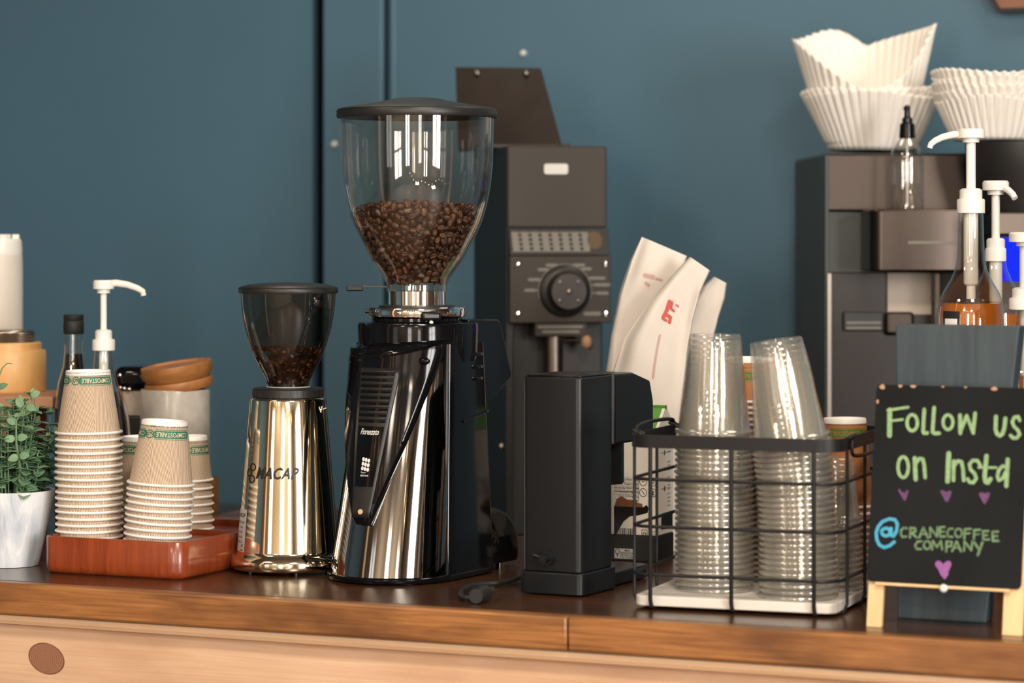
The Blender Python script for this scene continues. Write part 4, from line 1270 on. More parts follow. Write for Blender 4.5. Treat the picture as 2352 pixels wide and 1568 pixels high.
for i, (tx, w_) in enumerate((('Dietary Fiber 0g', .030), ('Total Sugars 0g', .030), ('Includes 0g Added Sugars', .036), ('Protein 0g', .02), ('Iron 0.5mg', .022), ('Calcium 440mg', .03))):
    text_on(mb, tx, w_, .0036, cf, cxp(1440), zt_(1104 + i * 9.5), bold=.01)
    text_on(mb, ('0%', '0%', '0%', '1%', '2%', '35%')[i], .006, .0036, cf, cxp(1463), zt_(1104 + i * 9.5), bold=.01)
ribbon(mb, [([(cxp(1412), zt_(1131)), (cxp(1467), zt_(1131))], .0009), ([(cxp(1468), zt_(1095)), (cxp(1468), zt_(1150))], .0006)] + [([(cxp(1412), zt_(1099.5 + i * 9.5)), (cxp(1467), zt_(1099.5 + i * 9.5))], .0003) for i in range(5)], cf, px=.2, cap=4)
mb.build('nutrition_table', M['ink'], ca, 0); mb = MB()
for (u, v) in ((1478, 1107), (1500, 1107), (1478, 1132), (1500, 1132)):
    ribbon(mb, [(ell(cxp(u), zt_(v), .0052, .0056, 20), .0009)], cf, px=.1, cap=4)
text_on(mb, 'U', .004, .005, cf, cxp(1500), zt_(1107), bold=.03)
ribbon(mb, [([(cxp(1497), zt_(1128)), (cxp(1503), zt_(1137))], .001), ([(cxp(1503), zt_(1128)), (cxp(1497), zt_(1137))], .001), ([(cxp(1500), zt_(1127)), (cxp(1500), zt_(1139))], .001),
            ([(cxp(1475), zt_(1128)), (cxp(1481), zt_(1136))], .001), ([(cxp(1475), zt_(1107)), (cxp(1481), zt_(1107))], .001)], cf, px=.1, cap=4)
mb.build('round_icons', M['ink'], ca, 0); mb = MB()
rr = random.Random(8); x_ = 1414.0
while x_ < 1461:
    wd = rr.choice((.8, 1.2, 1.8, 2.4)); ribbon(mb, [([(cxp(x_ + wd / 2), zt_(1216)), (cxp(x_ + wd / 2), zt_(1240))], wd * .0006)], cf, px=1, cap=3); x_ += wd + rr.choice((.9, 1.2, 1.8))
text_on(mb, '13636 02190', .030, .0036, cf, cxp(1438), zt_(1247), bold=.01)
mb.build('barcode', M['ink'], ca, 0); mb = MB()
ribbon(mb, [([(cxp(1475), zt_(1218)), (cxp(1487), zt_(1218)), (cxp(1487), zt_(1240)), (cxp(1475), zt_(1240)), (cxp(1475), zt_(1218))], .0008), (ell(cxp(1481), zt_(1228), .0022, .0026, 6), .0012)], cf, px=.1, cap=4)
for i in range(4): text_on(mb, ('PLEASE', 'RECYCLE', 'CARTON', '2 OF 3')[i], .010, .0024, cf, cxp(1500), zt_(1221 + i * 6))
mb.build('recycling_mark', M['ink'], ca, 0)
# picture of a black scoop heaped with brown powder
mb = MB()
heap = [(1412, 1168), (1418, 1150), (1428, 1142), (1438, 1147), (1446, 1152), (1458, 1150), (1466, 1156), (1476, 1158), (1478, 1170)]
mb.add([(cxp(u), -.0004, zt_(v)) for u, v in heap], [tuple(range(len(heap)))]); mb.build('powder_picture', M['powder'], ca, 0)
mb = MB()
sp_ = [(1412, 1166), (1478, 1166), (1486, 1160), (1491, 1168), (1488, 1178), (1470, 1184), (1448, 1188), (1434, 1200), (1424, 1218), (1416, 1232), (1412, 1234)]
mb.add([(cxp(u), -.0005, zt_(v)) for u, v in sp_], [tuple(range(len(sp_)))]); mb.build('scoop_picture', M['gloss'], ca, 0)
mb = MB()
ribbon(mb, [([(cxp(1412), zt_(1252.5)), (0, zt_(1252.5))], .0006), ([(cxp(1412), zt_(1256)), (0, zt_(1256))], .0012)], cf, px=1, cap=3)
for y_, h_ in ((.045, .004), (.056, .008), (.075, .02), (.098, .02), (.125, .018), (.150, .02)):
    for i in range(max(1, int(h_ / .005))): text_on(mb, ('OAT BASE', 'WATER', 'SHAKE ME', 'KEEP COLD')[i % 4], .012, .0026, csd, CD * .68, y_ + i * .0055)
ribbon(mb, [([(.010, .100), (.055, .100)], .0005), ([(.010, .150), (.055, .150)], .0005), (ell(.026, .100, .002, .003, 8), .0015), (ell(.026, .150, .002, .003, 8), .0015)], csd, px=1, cap=4)
mb.add([(.0004, y, z) for y, z in ((.012, .044), (.060, .044), (.060, .066), (.012, .066))], [(0, 1, 2, 3)])
mb.build('side_print', M['ink'], ca, 0)
mb = MB()
mb.box(cxp(1413), cxp(1459), -.0006, -.0002, zt_(1286), zt_(1263)); lb = mb.build('white_label', M['silverlabel'], ca, 0)
mb = MB()
P_ = lambda x, y, e: Vector((x, -.0010 - e, y))
ribbon(mb, [(ell(cxp(1420), zt_(1270), .003, .0036, 10), .0008), ([(cxp(1420), zt_(1274)), (cxp(1420), zt_(1281))], .0012)], P_, px=.1, cap=4)
for i, (tx, w_) in enumerate((('MIX', .008), ('Board from', .02), ('responsible sources', .022), ('FSC C014047', .02))): text_on(mb, tx, w_, .0026, P_, cxp(1443), zt_(1267 + i * 5.2), bold=.01)
mb.build('label_print', M['ink'], lb, 0)

# ================================================================== wire basket
BR = R(-20)
b0 = Vector((X(1440, 3.44), 3.44, TOP))
BW, BDp, BH = .262, .255, .2115
bk_ = thing('wire_basket', 'black wire basket with flat rim holding the clear cups', 'basket', b0, BR)
rim = [Vector((x, y, BH)) for x, y in rrect(0, BW, 0, BDp, .028, 8)]
mb = MB(); n = len(rim); secr = []
for i in range(n):
    t = (rim[(i + 1) % n] - rim[i - 1]).normalized(); nn = Vector((t.y, -t.x, 0))
    secr.append([rim[i] + nn * .0012 + Vector((0, 0, -.0155)), rim[i] + nn * .0012, rim[i] - nn * .0012, rim[i] - nn * .0012 + Vector((0, 0, -.0155))])
mb.loft(secr, cap=False, closed=True).build('rim_band', M['wire'], bk_, 30)
for z in (.158, .101, .043):
    MB().tube([Vector((x, y, z)) for x, y in rrect(.002, BW - .002, .002, BDp - .002, .028, 6)], .0021, 8, closed=True).build('hoop', M['wire'], bk_)
def upright(p, q, n):
    """a wire down the near side, under the board and up the far side"""
    p, q = Vector(p), Vector(q); dr = (q - p).normalized()
    return [p + Vector((0, 0, BH - .014)), p + Vector((0, 0, .014)), p + dr * .004 + Vector((0, 0, .005)), p + dr * .014 + Vector((0, 0, .0022)), q - dr * .014 + Vector((0, 0, .0022)), q - dr * .004 + Vector((0, 0, .005)), q + Vector((0, 0, .014)), q + Vector((0, 0, BH - .014))]
for x_ in (.030, .131, .232):
    MB().tube(upright((x_, -.0015, 0), (x_, BDp + .0015, 0), 0), .0026, 8).build('upright', M['wire'], bk_)
for y_ in (.035, .128, .222):
    MB().tube(upright((-.0015, y_, 0), (BW + .0015, y_, 0), 0), .0021, 8).build('upright', M['wire'], bk_)
for x_, sgn in ((0, -1), (BW, 1)):
    hd = MB(); y0, y1 = .052, .205
    xo = x_ + sgn * .004
    pts = [Vector((xo, y0, BH - .004)), Vector((xo, y0 + .004, BH + .006 if sgn < 0 else BH - .022)), Vector((xo + sgn * .004, (y0 + y1) / 2, BH + .008 if sgn < 0 else BH - .024)), Vector((xo, y1 - .004, BH + .006 if sgn < 0 else BH - .022)), Vector((xo, y1, BH - .004))]
    hd.tube(smooth(pts), .0024, 8); ho_ = hd.build('handle', M['wire'], bk_)
    for y_ in (y0, y1): MB().tube([Vector((x_ - .004 * sgn, y_ - .006, BH - .004)), Vector((x_ + .006 * sgn, y_ - .006, BH + .002)), Vector((x_ + .006 * sgn, y_ + .006, BH + .002)), Vector((x_ - .004 * sgn, y_ + .006, BH - .004))], .0024, 8).build('handle_loop', M['wire'], ho_)
bd = thing('base_board', 'whitish rectangular board lying in the bottom of the wire basket', 'board', b0 + Vector((0, 0, .0045)), BR)
MB().prism(rrect(.006, BW - .006, .006, BDp - .006, .014), 'z', 0, .0125).build('board', M['marble'], bd, 40, bevel=.0015)
PLZ = .0172

# clear cups
def clear_mesh(rim, base, h, key):
    pr = [(rim - .0030 + .0024 * math.cos(a), .0024 + .0024 * math.sin(a)) for a in [PI * (1 - 1.0 * i / 6) + PI for i in range(13)]]
    pr = [(rim - .0028 + .0026 * math.cos(t), .0026 + .0026 * math.sin(t)) for t in [R(-180 + 330 * i / 10) for i in range(11)]]
    w0 = rim - .0035
    pr += [(w0, .0055), (w0 - .0012, .0062), (w0 - .0012 + (base - w0 + .0012) * .5, h * .52), (base + .0012, h * .93), (base, h - .0015), (base - .0012, h), (base - .0035, h), (base - .0045, h - .005), (0, h - .006)]
    return MB().lathe(pr, 56).mesh('clear_cup_' + key, 70)
def clear_stack(u0, d, n, spacing, where, key, lean0, lean1, rim=.049, base=.0312, h=.122, skip=0):
    me = clear_mesh(rim, base, h, key); me.materials.append(M['clearcup']); me.materials.append(M['cuprim'])
    for p_ in me.polygons:
        if p_.center.z < .0056 and math.hypot(p_.center.x, p_.center.y) > rim - .006: p_.material_index = 1
    pos = Vector((X(u0, d), d, TOP + PLZ)); out = []
    rr = random.Random(key)
    for i in range(n):
        t = i / (n - 1)
        a = lean0 + (lean1 - lean0) * t ** 2
        out.append((pos.copy(), a))
        pos = pos + Vector((math.sin(a), 0, math.cos(a))) * spacing
    for i in range(n):
        p, a = out[n - 1 - i]
        o = mesh_obj('clear_cup', me, None)
        o.location = p + Vector((rr.gauss(0, .0003), rr.gauss(0, .0003), 0)); o.rotation_mode = 'ZYX'; o.rotation_euler = (rr.gauss(0, .004), a, rr.random() * 6)
        tag(o, f'clear plastic cup, {nth(i, n)} of {where}', 'clear cup', 'upside-down clear cups in the wire basket')
clear_stack(1642, 3.50, 28, .0071, 'the upright stack beside the carton', 's1', R(-.6), R(.6))
clear_stack(1836, 3.43, 28, .0070, 'the stack bent over at its top', 's2', R(-.5), R(-8.5))
clear_stack(1915, 3.505, 13, .0072, 'the short stack in the basket corner', 's3', 0, 0, rim=.036, base=.0255, h=.075)
# brown cups behind the clear ones
cup_stack(1728, 1726, 1352, 822, 3.615, 32, .0072, (.0440, .0405, .0300, .057), 'k1', 'the stack glimpsed between clear stacks', [face(1726, 3.615, R(12)), face(1726, 3.615, R(110))], PLZ, 0.0, sleeve='kraft_brown', printed=.60, kind='brown paper cup', bandmat='band_green', group='brown paper cups in the wire basket')
cup_stack(1942, 1941, 1345, 962, 3.575, 12, .0085, (.0370, .0345, .0270, .112), 'k2', 'the stack nearest the chalkboard', [face(1941, 3.575, R(2)), face(1941, 3.575, R(120))], PLZ, 0.0, sleeve='kraft_brown', printed=.84, kind='brown paper cup', bandmat='band_green', group='brown paper cups in the wire basket')

# ================================================================== chalkboard on its little easel
ER = R(-25.5)
e0 = G(1990, 1440)
es = thing('chalkboard_easel', 'small chalkboard sign on a pale wooden easel, hand-lettered in green, blue and purple', 'sign', e0, ER)
LEAN = R(9.5)
T = Matrix.Translation(e0) @ Matrix.Rotation(ER, 4, 'Z') @ Matrix.Translation((0, 0, 0)) @ Matrix.Rotation(-LEAN, 4, 'X')
Ti = T.inverted()
camp = Vector((0, 0, CAMZ))
def onboard(u, v, y=0.0):
    """the point of the board's face seen at a pixel, in the board's own plane"""
    dr = Vector(((u - CX) / F, 1, -(v - HY) / F))
    o, dd = Ti @ camp, Ti.to_3x3() @ dr
    t = (y - o.y) / dd.y
    q = o + dd * t
    return q.x, q.z
x0b, z0b = onboard(1990, 1334); x1b, _ = onboard(2344, 1352); _, z1b = onboard(2022, 883)
Tl = Matrix.Rotation(-LEAN, 4, 'X')
brd = MB().prism(rrect(x0b, x1b, z0b, z1b, .006, 3), 'y', 0, .004)
for i, v in enumerate(brd.v): brd.v[i] = tuple(Tl @ Vector(v))
bo_ = brd.build('board', M['slate'], es, 0)
def tl(x, y, z): return Tl @ Vector((x, y, z))
mb = MB(); rr = random.Random(2)
for (u, v, w_, h_) in ((2027, 888, 13, 12), (2068, 885, 10, 7), (2098, 886, 14, 7), (2166, 887, 7, 4), (2284, 889, 15, 9), (2016, 922, 6, 10), (2218, 887, 7, 4)):
    x_, z_ = onboard(u, v); k = 3.27 / F
    z_ = min(z_, z1b - h_ * k * .35)
    mb.add([tl(x_ + w_ * k * .5 * math.cos(a) * (1 + .25 * math.sin(3 * a + u)), -.0003, z_ + h_ * k * .5 * math.sin(a)) for a in [2 * PI * i / 11 for i in range(11)]], [tuple(range(11))])
mb.build('chipped_edge', M['chip'], bo_, 0)
for nm, xa, xb in (('a', x0b + .001, x0b + .019), ('b', x1b - .0205, x1b + .003)):
    f_ = MB()
    f_.box(xa, xb, .0045, .0125, -.0003, z1b * .86)
    for i, v in enumerate(f_.v):
        q = Tl @ Vector(v); f_.v[i] = (q.x, q.y, max(0, q.z))
    f_.build('front_leg', M['easel'], es, 0, bevel=.0008)
lg = MB()
lg.box(.146, .160, 0, .008, 0, .20, Matrix.Translation((0, .085, 0)) @ Matrix.Rotation(R(14), 4, 'X'))
lg.build('rear_leg', M['easel'], es, 0)
lp_ = MB(); lp_.box(x0b + .012, x1b - .012, -.003, .010, z0b - .0035, z0b - .0005)
for i, v in enumerate(lp_.v): lp_.v[i] = tuple(Tl @ Vector(v))
lp_.build('ledge', M['easel'], es, 0)
xk, zk = onboard(2169, 1351); MB().sphere(tl(xk, -.003, zk), .0048, 16, 10).build('peg', M['whiteprint'], es)
def chalk(name, strokes, mat, ox, oy, s, lift=.0004):
    mb = MB()
    def place(px_, py_, e):
        x_, z_ = onboard(ox + px_ / s, oy + py_ / s)
        return tl(x_, -lift - e, z_)
    ribbon(mb, strokes, place, px=60, cap=10)
    return mb.build(name, mat, bo_, 0)
A1 = [([(295, 375), (292, 645)], 52), ([(275, 378), (490, 345)], 30), ([(310, 490), (430, 475)], 28), (ell(533, 510, 55, 86), 36),
      ([(660, 370), (648, 600), (658, 620), (690, 618)], 40), ([(765, 350), (748, 605), (765, 622), (818, 622)], 40), (ell(912, 505, 52, 78), 34),
      ([(1040, 430), (1042, 620)], 42), ([(1046, 600), (1110, 435), (1180, 620)], 36), ([(1178, 615), (1200, 410)], 40),
      ([(1420, 445), (1416, 580), (1432, 630), (1460, 648), (1490, 625), (1508, 570), (1520, 465)], 42),
      ([(1672, 485), (1655, 445), (1615, 452), (1592, 500), (1612, 550), (1655, 590), (1672, 635), (1640, 672), (1600, 672), (1576, 645)], 36),
      (ell(437, 980, 55, 110), 36), ([(560, 885), (570, 1110)], 46), ([(568, 940), (610, 890), (645, 895), (660, 960), (670, 1090)], 38),
      ([(920, 835), (908, 1130)], 52), ([(972, 915), (970, 1120)], 38), ([(975, 970), (1015, 915), (1055, 925), (1070, 990), (1080, 1120)], 38),
      ([(1255, 965), (1225, 912), (1175, 908), (1138, 950), (1150, 1005), (1195, 1050), (1212, 1100), (1180, 1145), (1140, 1140), (1120, 1105)], 36),
      ([(1320, 862), (1300, 1080), (1310, 1135), (1335, 1145), (1362, 1105)], 46), ([(1235, 985), (1425, 985)], 24),
      ([(1535, 975), (1490, 970), (1450, 1010), (1435, 1075), (1450, 1120), (1490, 1100), (1525, 1030)], 36), ([(1545, 900), (1530, 1180)], 44)]
chalk('lettering', A1[:10], M['chalkgreen'], 1980, 860, 4.613)
chalk('lettering', A1[10:12], M['chalkgreen'], 1980, 860, 4.613)
chalk('lettering', A1[12:15], M['chalkgreen'], 1980, 860, 4.613)
chalk('lettering', A1[15:], M['chalkgreen'], 1980, 860, 4.613)
H1 = [([(397, 1225), (452, 1322), (480, 1235)], 26), ([(440, 1250), (455, 1290)], 20)]
chalk('heart', H1, M['chalkfaint'], 1980, 860, 4.613)
H2 = [([(845, 1240), (868, 1245), (890, 1270), (912, 1250), (935, 1245)], 30), ([(850, 1250), (900, 1335), (935, 1255)], 30), ([(870, 1260), (900, 1300), (915, 1270)], 34)]
chalk('heart', H2, M['chalkfaint'], 1980, 860, 4.613)
H3 = [([(1255, 1265), (1278, 1262), (1300, 1285), (1322, 1265), (1342, 1262)], 30), ([(1258, 1275), (1300, 1355), (1340, 1275)], 30), ([(1275, 1285), (1300, 1325), (1320, 1290)], 36)]
chalk('heart', H3, M['chalkfaint'], 1980, 860, 4.613)
AT = [([(352, 448), (300, 490), (240, 508), (190, 480), (162, 420), (155, 350), (178, 280), (225, 225), (300, 196), (360, 205), (388, 255), (378, 330), (345, 385), (318, 375), (318, 300)], 36), (ell(262, 340, 46, 42), 36)]
chalk('at_sign', AT, M['chalkblue'], 1980, 1150, 4.753)
W2 = [([(490, 300), (455, 292), (428, 320), (424, 365), (445, 395), (485, 388)], 24), ([(525, 400), (530, 292)], 24), ([(530, 295), (582, 300), (585, 335), (538, 345), (598, 400)], 24), ([(625, 400), (670, 292), (722, 402)], 24), ([(640, 362), (705, 362)], 18),
      ([(745, 395), (745, 292), (820, 390), (825, 285)], 22), ([(902, 285), (850, 288), (855, 392), (910, 388)], 24), ([(852, 338), (900, 335)], 20),
      ([(990, 302), (950, 305), (930, 345), (945, 392), (990, 392)], 22), (ell(1055, 350, 38, 46), 22), ([(1190, 305), (1125, 308), (1118, 412)], 24), ([(1122, 358), (1178, 352)], 20), ([(1292, 315), (1225, 318), (1222, 418)], 24), ([(1225, 368), (1280, 362)], 20),
      ([(1378, 328), (1320, 330), (1325, 422), (1388, 420)], 24), ([(1325, 376), (1370, 374)], 20), ([(1485, 335), (1425, 338), (1430, 436), (1490, 436)], 26), ([(1430, 386), (1478, 384)], 22),
      ([(652, 440), (605, 445), (580, 485), (598, 525), (650, 525)], 24), (ell(712, 482, 36, 44), 22), ([(765, 532), (775, 436), (820, 505), (862, 436), (876, 530)], 22), ([(920, 552), (925, 442), (980, 448), (975, 492), (925, 500)], 24), ([(985, 548), (1035, 442), (1082, 552)], 24), ([(1002, 512), (1065, 512)], 18),
      ([(1115, 548), (1120, 440), (1195, 540), (1205, 440)], 22), ([(1225, 452), (1268, 515)], 26), ([(1315, 455), (1265, 590)], 28)]
chalk('small_lettering', W2[:18], M['chalkdim'], 1980, 1150, 4.753)
chalk('small_lettering', W2[18:], M['chalkdim'], 1980, 1150, 4.753)
HB = [([(835, 690), (890, 750), (940, 690)], 74), ([(880, 740), (900, 790)], 90), ([(900, 780), (902, 835)], 36), ([(850, 720), (900, 800), (935, 720)], 60)]
chalk('heart', HB, M['chalkpurple'], 1980, 1150, 4.753)

# blue painted block behind the sign
q0 = G(2064, 1420)
bl = thing('painted_block', 'tall blue-grey painted wooden board standing behind the chalkboard', 'board', q0, R(-24))
zt_ = zc(745, q0.y)
kx = q0.y / F / math.cos(R(24))
poly = [(-.002, 0), (.105, 0), (.145, zt_), (-.004, zt_)]
MB().prism(poly, 'y', 0, .030).build('board', M['bluewood'], bl, 0, bevel=.002)

# ================================================================== syrup bottles on the right
body1 = [(1010, 79), (760, 79), (730, 78.5), (710, 76), (690, 71.5), (672, 65), (655, 55), (640, 46), (622, 38), (600, 32.5), (570, 30.5), (490, 28)]
pump_bottle(2230, 3.74, 'clear bottle of amber syrup with white pump, right behind the blue board', body1, 696, 'amberliquid',
            dict(c0=457, c1=489, n0=433, n1=457, hwc=32, hwn=26, hws=11, h0=296, h1=318, hwh=31), [(0, 0, 307), (-40, 0, 309), (-65, 0, 315), (-82, 0, 323), (-92, 0, 331), (-95, 0, 340)], (17, 650, 10.5, 686), label_patch=True)
body2 = [(1000, 76), (760, 76), (720, 74), (700, 70), (680, 62), (660, 48), (645, 38), (620, 27), (600, 23)]
pump_bottle(2287, 3.95, 'second pump bottle, the shorter one half behind the amber syrup bottle', body2, 720, 'amberliquid',
            dict(c0=570, c1=599, n0=547, n1=570, hwc=24, hwn=21, hws=9.5, h0=415, h1=438, hwh=30), [(0, 0, 425), (14, -.012, 430), (24, -.02, 438), (31, -.028, 447), (35, -.032, 456)], (15, 690, 9, 720))
pump_bottle(2362, 3.62, 'third pump bottle, cut off at the picture edge with a plain white pump', [(1050, 80), (860, 80), (820, 70), (790, 50), (760, 33), (711, 29)], 900, 'amberliquid',
            dict(c0=684, c1=710, n0=660, n1=684, hwc=44, hwn=37, hws=20, h0=533, h1=556, hwh=44), [(0, 0, 544), (30, -.01, 548), (50, -.02, 556)], (20, 860, 12, 900))

# ================================================================== bulk coffee grinder by the wall
dU = 4.72; k = dU / F
UR = R(11)
zb = lambda v: CAMZ - (v - HY) * k - BZ
bg = thing('bulk_grinder', 'tall charcoal bulk coffee grinder with round dial, standing by the teal wall', 'coffee grinder', (X(1284, dU), dU, BZ), UR)
W2_ = 120 * k
MB().box(-W2_, W2_ * .95, .003, .30, zb(523), zb(335)).build('upper_housing', M['greypanel'], bg, 0, bevel=.003)
MB().box(-W2_ - .001, -W2_ + .012, .010, .31, 0, zb(338)).build('side_panel', M['darkpanel'], bg, 0, bevel=.002)
bdg = MB().prism(rrect((1249 - 1284) * k, (1305 - 1284) * k, zb(400), zb(376), .004), 'y', -.001, .004).build('badge', M['whiteprint'], bg, 0)
sec = [(.002, zb(524)), (.10, zb(524)), (.10, zb(586)), (-.012, zb(586)), (-.012, zb(584))]
rp = MB().prism(sec, 'x', -W2_ * .98, W2_ * .97).build('chart_panel', M['darkpanel'], bg, 0, bevel=.001)
def on_slope(x, t, lift):  # t 0 at the top, 1 at the bottom of the sloping chart
    y = .002 + (-.014) * t; z = zb(524) + (zb(585) - zb(524)) * t
    return (x, y - lift, z)
mb = MB()
for i in range(8):
    x_ = (-112 + i * 23.5) * k
    mb.add([on_slope(x_, .14, .0006), on_slope(x_ + 15 * k, .14, .0006), on_slope(x_ + 18 * k, .86, .0006), on_slope(x_ + 3 * k, .86, .0006)], [(0, 1, 2, 3)])
for i in range(5):
    t = .15 + i * .17
    mb.add([on_slope(-112 * k, t, .0008), on_slope(66 * k, t, .0008), on_slope(67 * k, t + .05, .0008), on_slope(-111 * k, t + .05, .0008)], [(0, 1, 2, 3)])
mb.build('grind_chart', M['greyprint'], rp, 0)
mb = MB()
mb.add([on_slope(82 * k + 18 * k * math.cos(a), .45 + .34 * math.sin(a), .0006) for a in [2 * PI * i / 14 for i in range(14)]], [tuple(range(14))])
mb.build('emblem', M['gold_emblem'], rp, 0)
cpn = MB().box(-W2_ * .99, W2_ * .99, -.012, .10, zb(741), zb(587)).build('control_panel', M['greypanel'], bg, 0, bevel=.002)
fy = -.0125
for u, v in ((1186, 607), (1392, 606), (1186, 720), (1393, 720)):
    MB().lathe([(0, .003), (.0034, .0026), (.0052, 0)], 16, M=Matrix.Translation(((u - 1287) * k, fy, zb(v))) @ Matrix.Rotation(PI / 2, 4, 'X')).build('screw', M['chrome'], cpn)
dxk, dzk = (1297 - 1287) * k, zb(668)
dl = MB().lathe([(0, .012), (50 * k, .012), (58 * k, .008), (60 * k, 0)], 48, M=Matrix.Translation((dxk, fy, dzk)) @ Matrix.Rotation(PI / 2, 4, 'X')).build('dial', M['black'], bg)
MB().lathe([(0, .034), (40 * k, .034), (43 * k, .031), (46 * k, .012)], 40, M=Matrix.Translation((dxk, fy, dzk)) @ Matrix.Rotation(PI / 2, 4, 'X')).build('dial_knob', M['brownlid'], dl)
for a, r_ in ((0, 0), (.8, 30), (2.35, 30), (3.9, 30), (5.5, 30)):
    MB().sphere(Vector((dxk + r_ * k * math.cos(a), fy - .034, dzk + r_ * k * math.sin(a))), .0042 if r_ == 0 else .0030, 10, 6, (1, .5, 1)).build('dial_screw', M['steel'], dl)
mb = MB()
P_ = lambda x, y, e: Vector((x, fy - .0006 - e, y))
for a, r0_, L in ((155, 66, 24), (178, 70, 22), (128, 66, 20), (108, 66, 22), (72, 66, 24), (52, 68, 18), (28, 66, 34), (12, 72, 34), (-4, 76, 24)):
    cx_ = dxk + r0_ * k * math.cos(R(a)); cz_ = dzk + r0_ * k * math.sin(R(a)) * .95
    sg = -1 if a > 90 else 1
    ribbon(mb, [([(cx_, cz_), (cx_ + sg * L * k, cz_)], 7 * k)], P_, px=1, cap=5)
    ribbon(mb, [([(dxk + 52 * k * math.cos(R(a)) * 1.18, dzk + 52 * k * math.sin(R(a)) * 1.18), (cx_, cz_)], 3 * k)], P_, px=1, cap=4)
ribbon(mb, [(ell(dxk, dzk, 62 * k, 62 * k, 24, -15, 195), 2 * k)], P_, px=1, cap=6)
mb2 = MB(); ribbon(mb2, [([((1345 - 1287) * k, zb(720)), ((1378 - 1287) * k, zb(720))], 9 * k)], P_, px=1, cap=6); mb2.build('maker_strip', M['greyprint'], cpn, 0)
mb.build('dial_markings', M['greyprint'], cpn, 0)
nk = MB().box((1228 - 1287) * k, (1350 - 1287) * k, -.010, .08, zb(772), zb(741)).build('spout_plate', M['greypanel'], bg, 0, bevel=.0015)
mb = MB(); P2 = lambda x, y, e: Vector((x, -.0108 - e, y))
ribbon(mb, [([((1236 - 1287) * k, zb(750)), ((1338 - 1287) * k, zb(750))], 6 * k), ([((1246 - 1287) * k, zb(761)), ((1330 - 1287) * k, zb(761))], 6 * k)], P2, px=1, cap=4)
mb.build('plate_print', M['greyprint'], nk, 0)
MB().lathe([(21 * k, zb(890)), (21.5 * k, zb(770))], 32, cx=(1280 - 1287) * k, cy=.018).build('spout', M['steel'], bg)
lv = MB().cyl(((1300 - 1287) * k, .018, zb(782)), ((1345 - 1287) * k, -.002, zb(782)), .004, 10)
lvo = lv.build('lever', M['steeldark'], bg)
MB().sphere(Vector(((1349 - 1287) * k, -.006, zb(785))), .009, 14, 10, (1, 1, 1.3)).build('lever_knob', M['chip'], lvo)
MB().box(-W2_, W2_ * .97, .045, .30, .03, zb(741)).build('lower_body', M['darkpanel'], bg, 0, bevel=.003)
for u, v in ((1165, 796), (1372, 797), (1165, 1028)):
    MB().sphere(Vector(((u - 1287) * k, .043, zb(v))), .0058, 12, 8, (1, .5, 1)).build('screw', M['steel'], bg)
MB().box(-W2_ - .01, W2_ + .01, -.05, .30, 0, .03).build('foot', M['darkpanel'], bg, 0, bevel=.004)
# open hopper lid leaning back behind the top
L0 = [(1052, 345, .20), (1290, 338, .10), (1240, 156, .22), (1046, 154, .30)]
def bgp(u, v, y):
    # local point at sight line u, v with local depth y
    dd = dU + y * math.cos(UR)
    wpt = PX(u, v, dd)
    q = wpt - bg.location
    c, s_ = math.cos(-UR), math.sin(-UR)
    return Vector((q.x * c - q.y * s_, q.x * s_ + q.y * c, q.z))
pv = [bgp(*q) for q in L0]
nn = (pv[1] - pv[0]).cross(pv[3] - pv[0]).normalized()
if nn.y > 0: nn = -nn
mb = MB(); mb.add(pv + [p - nn * .006 for p in pv], [(0, 1, 2, 3), (7, 6, 5, 4), (0, 4, 5, 1), (1, 5, 6, 2), (2, 6, 7, 3), (3, 7, 4, 0)])
hl = mb.build('hopper_lid', M['brownlid'], bg, 0)
for fx in (.26, .83):
    p = pv[3].lerp(pv[2], fx) * .92 + pv[0].lerp(pv[1], fx) * .08
    MB().sphere(p + nn * .002, .0060, 12, 8).build('screw', M['steel'], hl)
MB().box(-W2_ - .02, W2_ * .5, .10, .30, zb(338), zb(326)).build('hopper_base', M['brownlid'], bg, 0, bevel=.003)

# white paper coffee bags leaning by the grinder
def bag(name_label, spine, depth, dth, seed, flat_top=.010):
    o = thing('coffee_bag', name_label, 'bag', (X(spine[0][0], depth), depth, TOP), 0, 'white paper coffee bags')
    kk = depth / F; rr = random.Random(seed)
    def interp(t):
        q = t * (len(spine) - 1); i = min(len(spine) - 2, int(q)); f = q - i
        f = f * f * (3 - 2 * f) * .5 + f * .5
        return [spine[i][j] + (spine[i + 1][j] - spine[i][j]) * f for j in range(3)]
    n, m = 36, 26; rings = []
    fold = [rr.uniform(0, 6.28) for _ in range(6)]
    for i in range(m + 1):
        t = i / m; u, v, hw = interp(t)
        i2 = interp(min(1, t + .03)); i1 = interp(max(0, t - .03))
        du, dv = i2[0] - i1[0], i2[1] - i1[1]; L = math.hypot(du, dv) or 1
        ax = Vector((-dv / L, 0, -du / L))          # across the bag, square to the spine
        th = dth * (1 - t ** 2.2) + flat_top * t
        ring = []
        for j in range(n):
            a = 2 * PI * j / n
            ca, sa = math.cos(a), math.sin(a)
            e = .45
            xx = math.copysign(abs(ca) ** e, ca) * hw * kk; yy = math.copysign(abs(sa) ** .6, sa) * th
            yy += th * (.22 * math.sin(5 * a + fold[0] + 3 * t) * math.sin(4 * t + fold[1]) + .16 * math.sin(9 * t + 2 * ca + fold[2]))
            xx *= 1 + .04 * math.sin(7 * t + fold[3] + 2 * sa)
            if abs(ca) > .9: xx *= 1 - .10 * math.exp(-((sa) / .3) ** 2) * (1 - t * .4)
            base = Vector((X(u, depth) - o.location.x, 0, max(0, zc(v, depth))))
            p = base + ax * xx + Vector((0, yy, 0))
            if t < .02: p.z = 0
            ring.append(p)
        rings.append(ring)
    b_ = MB().loft(rings).build('paper_bag', M['bag'], o, 50)
    return o, b_
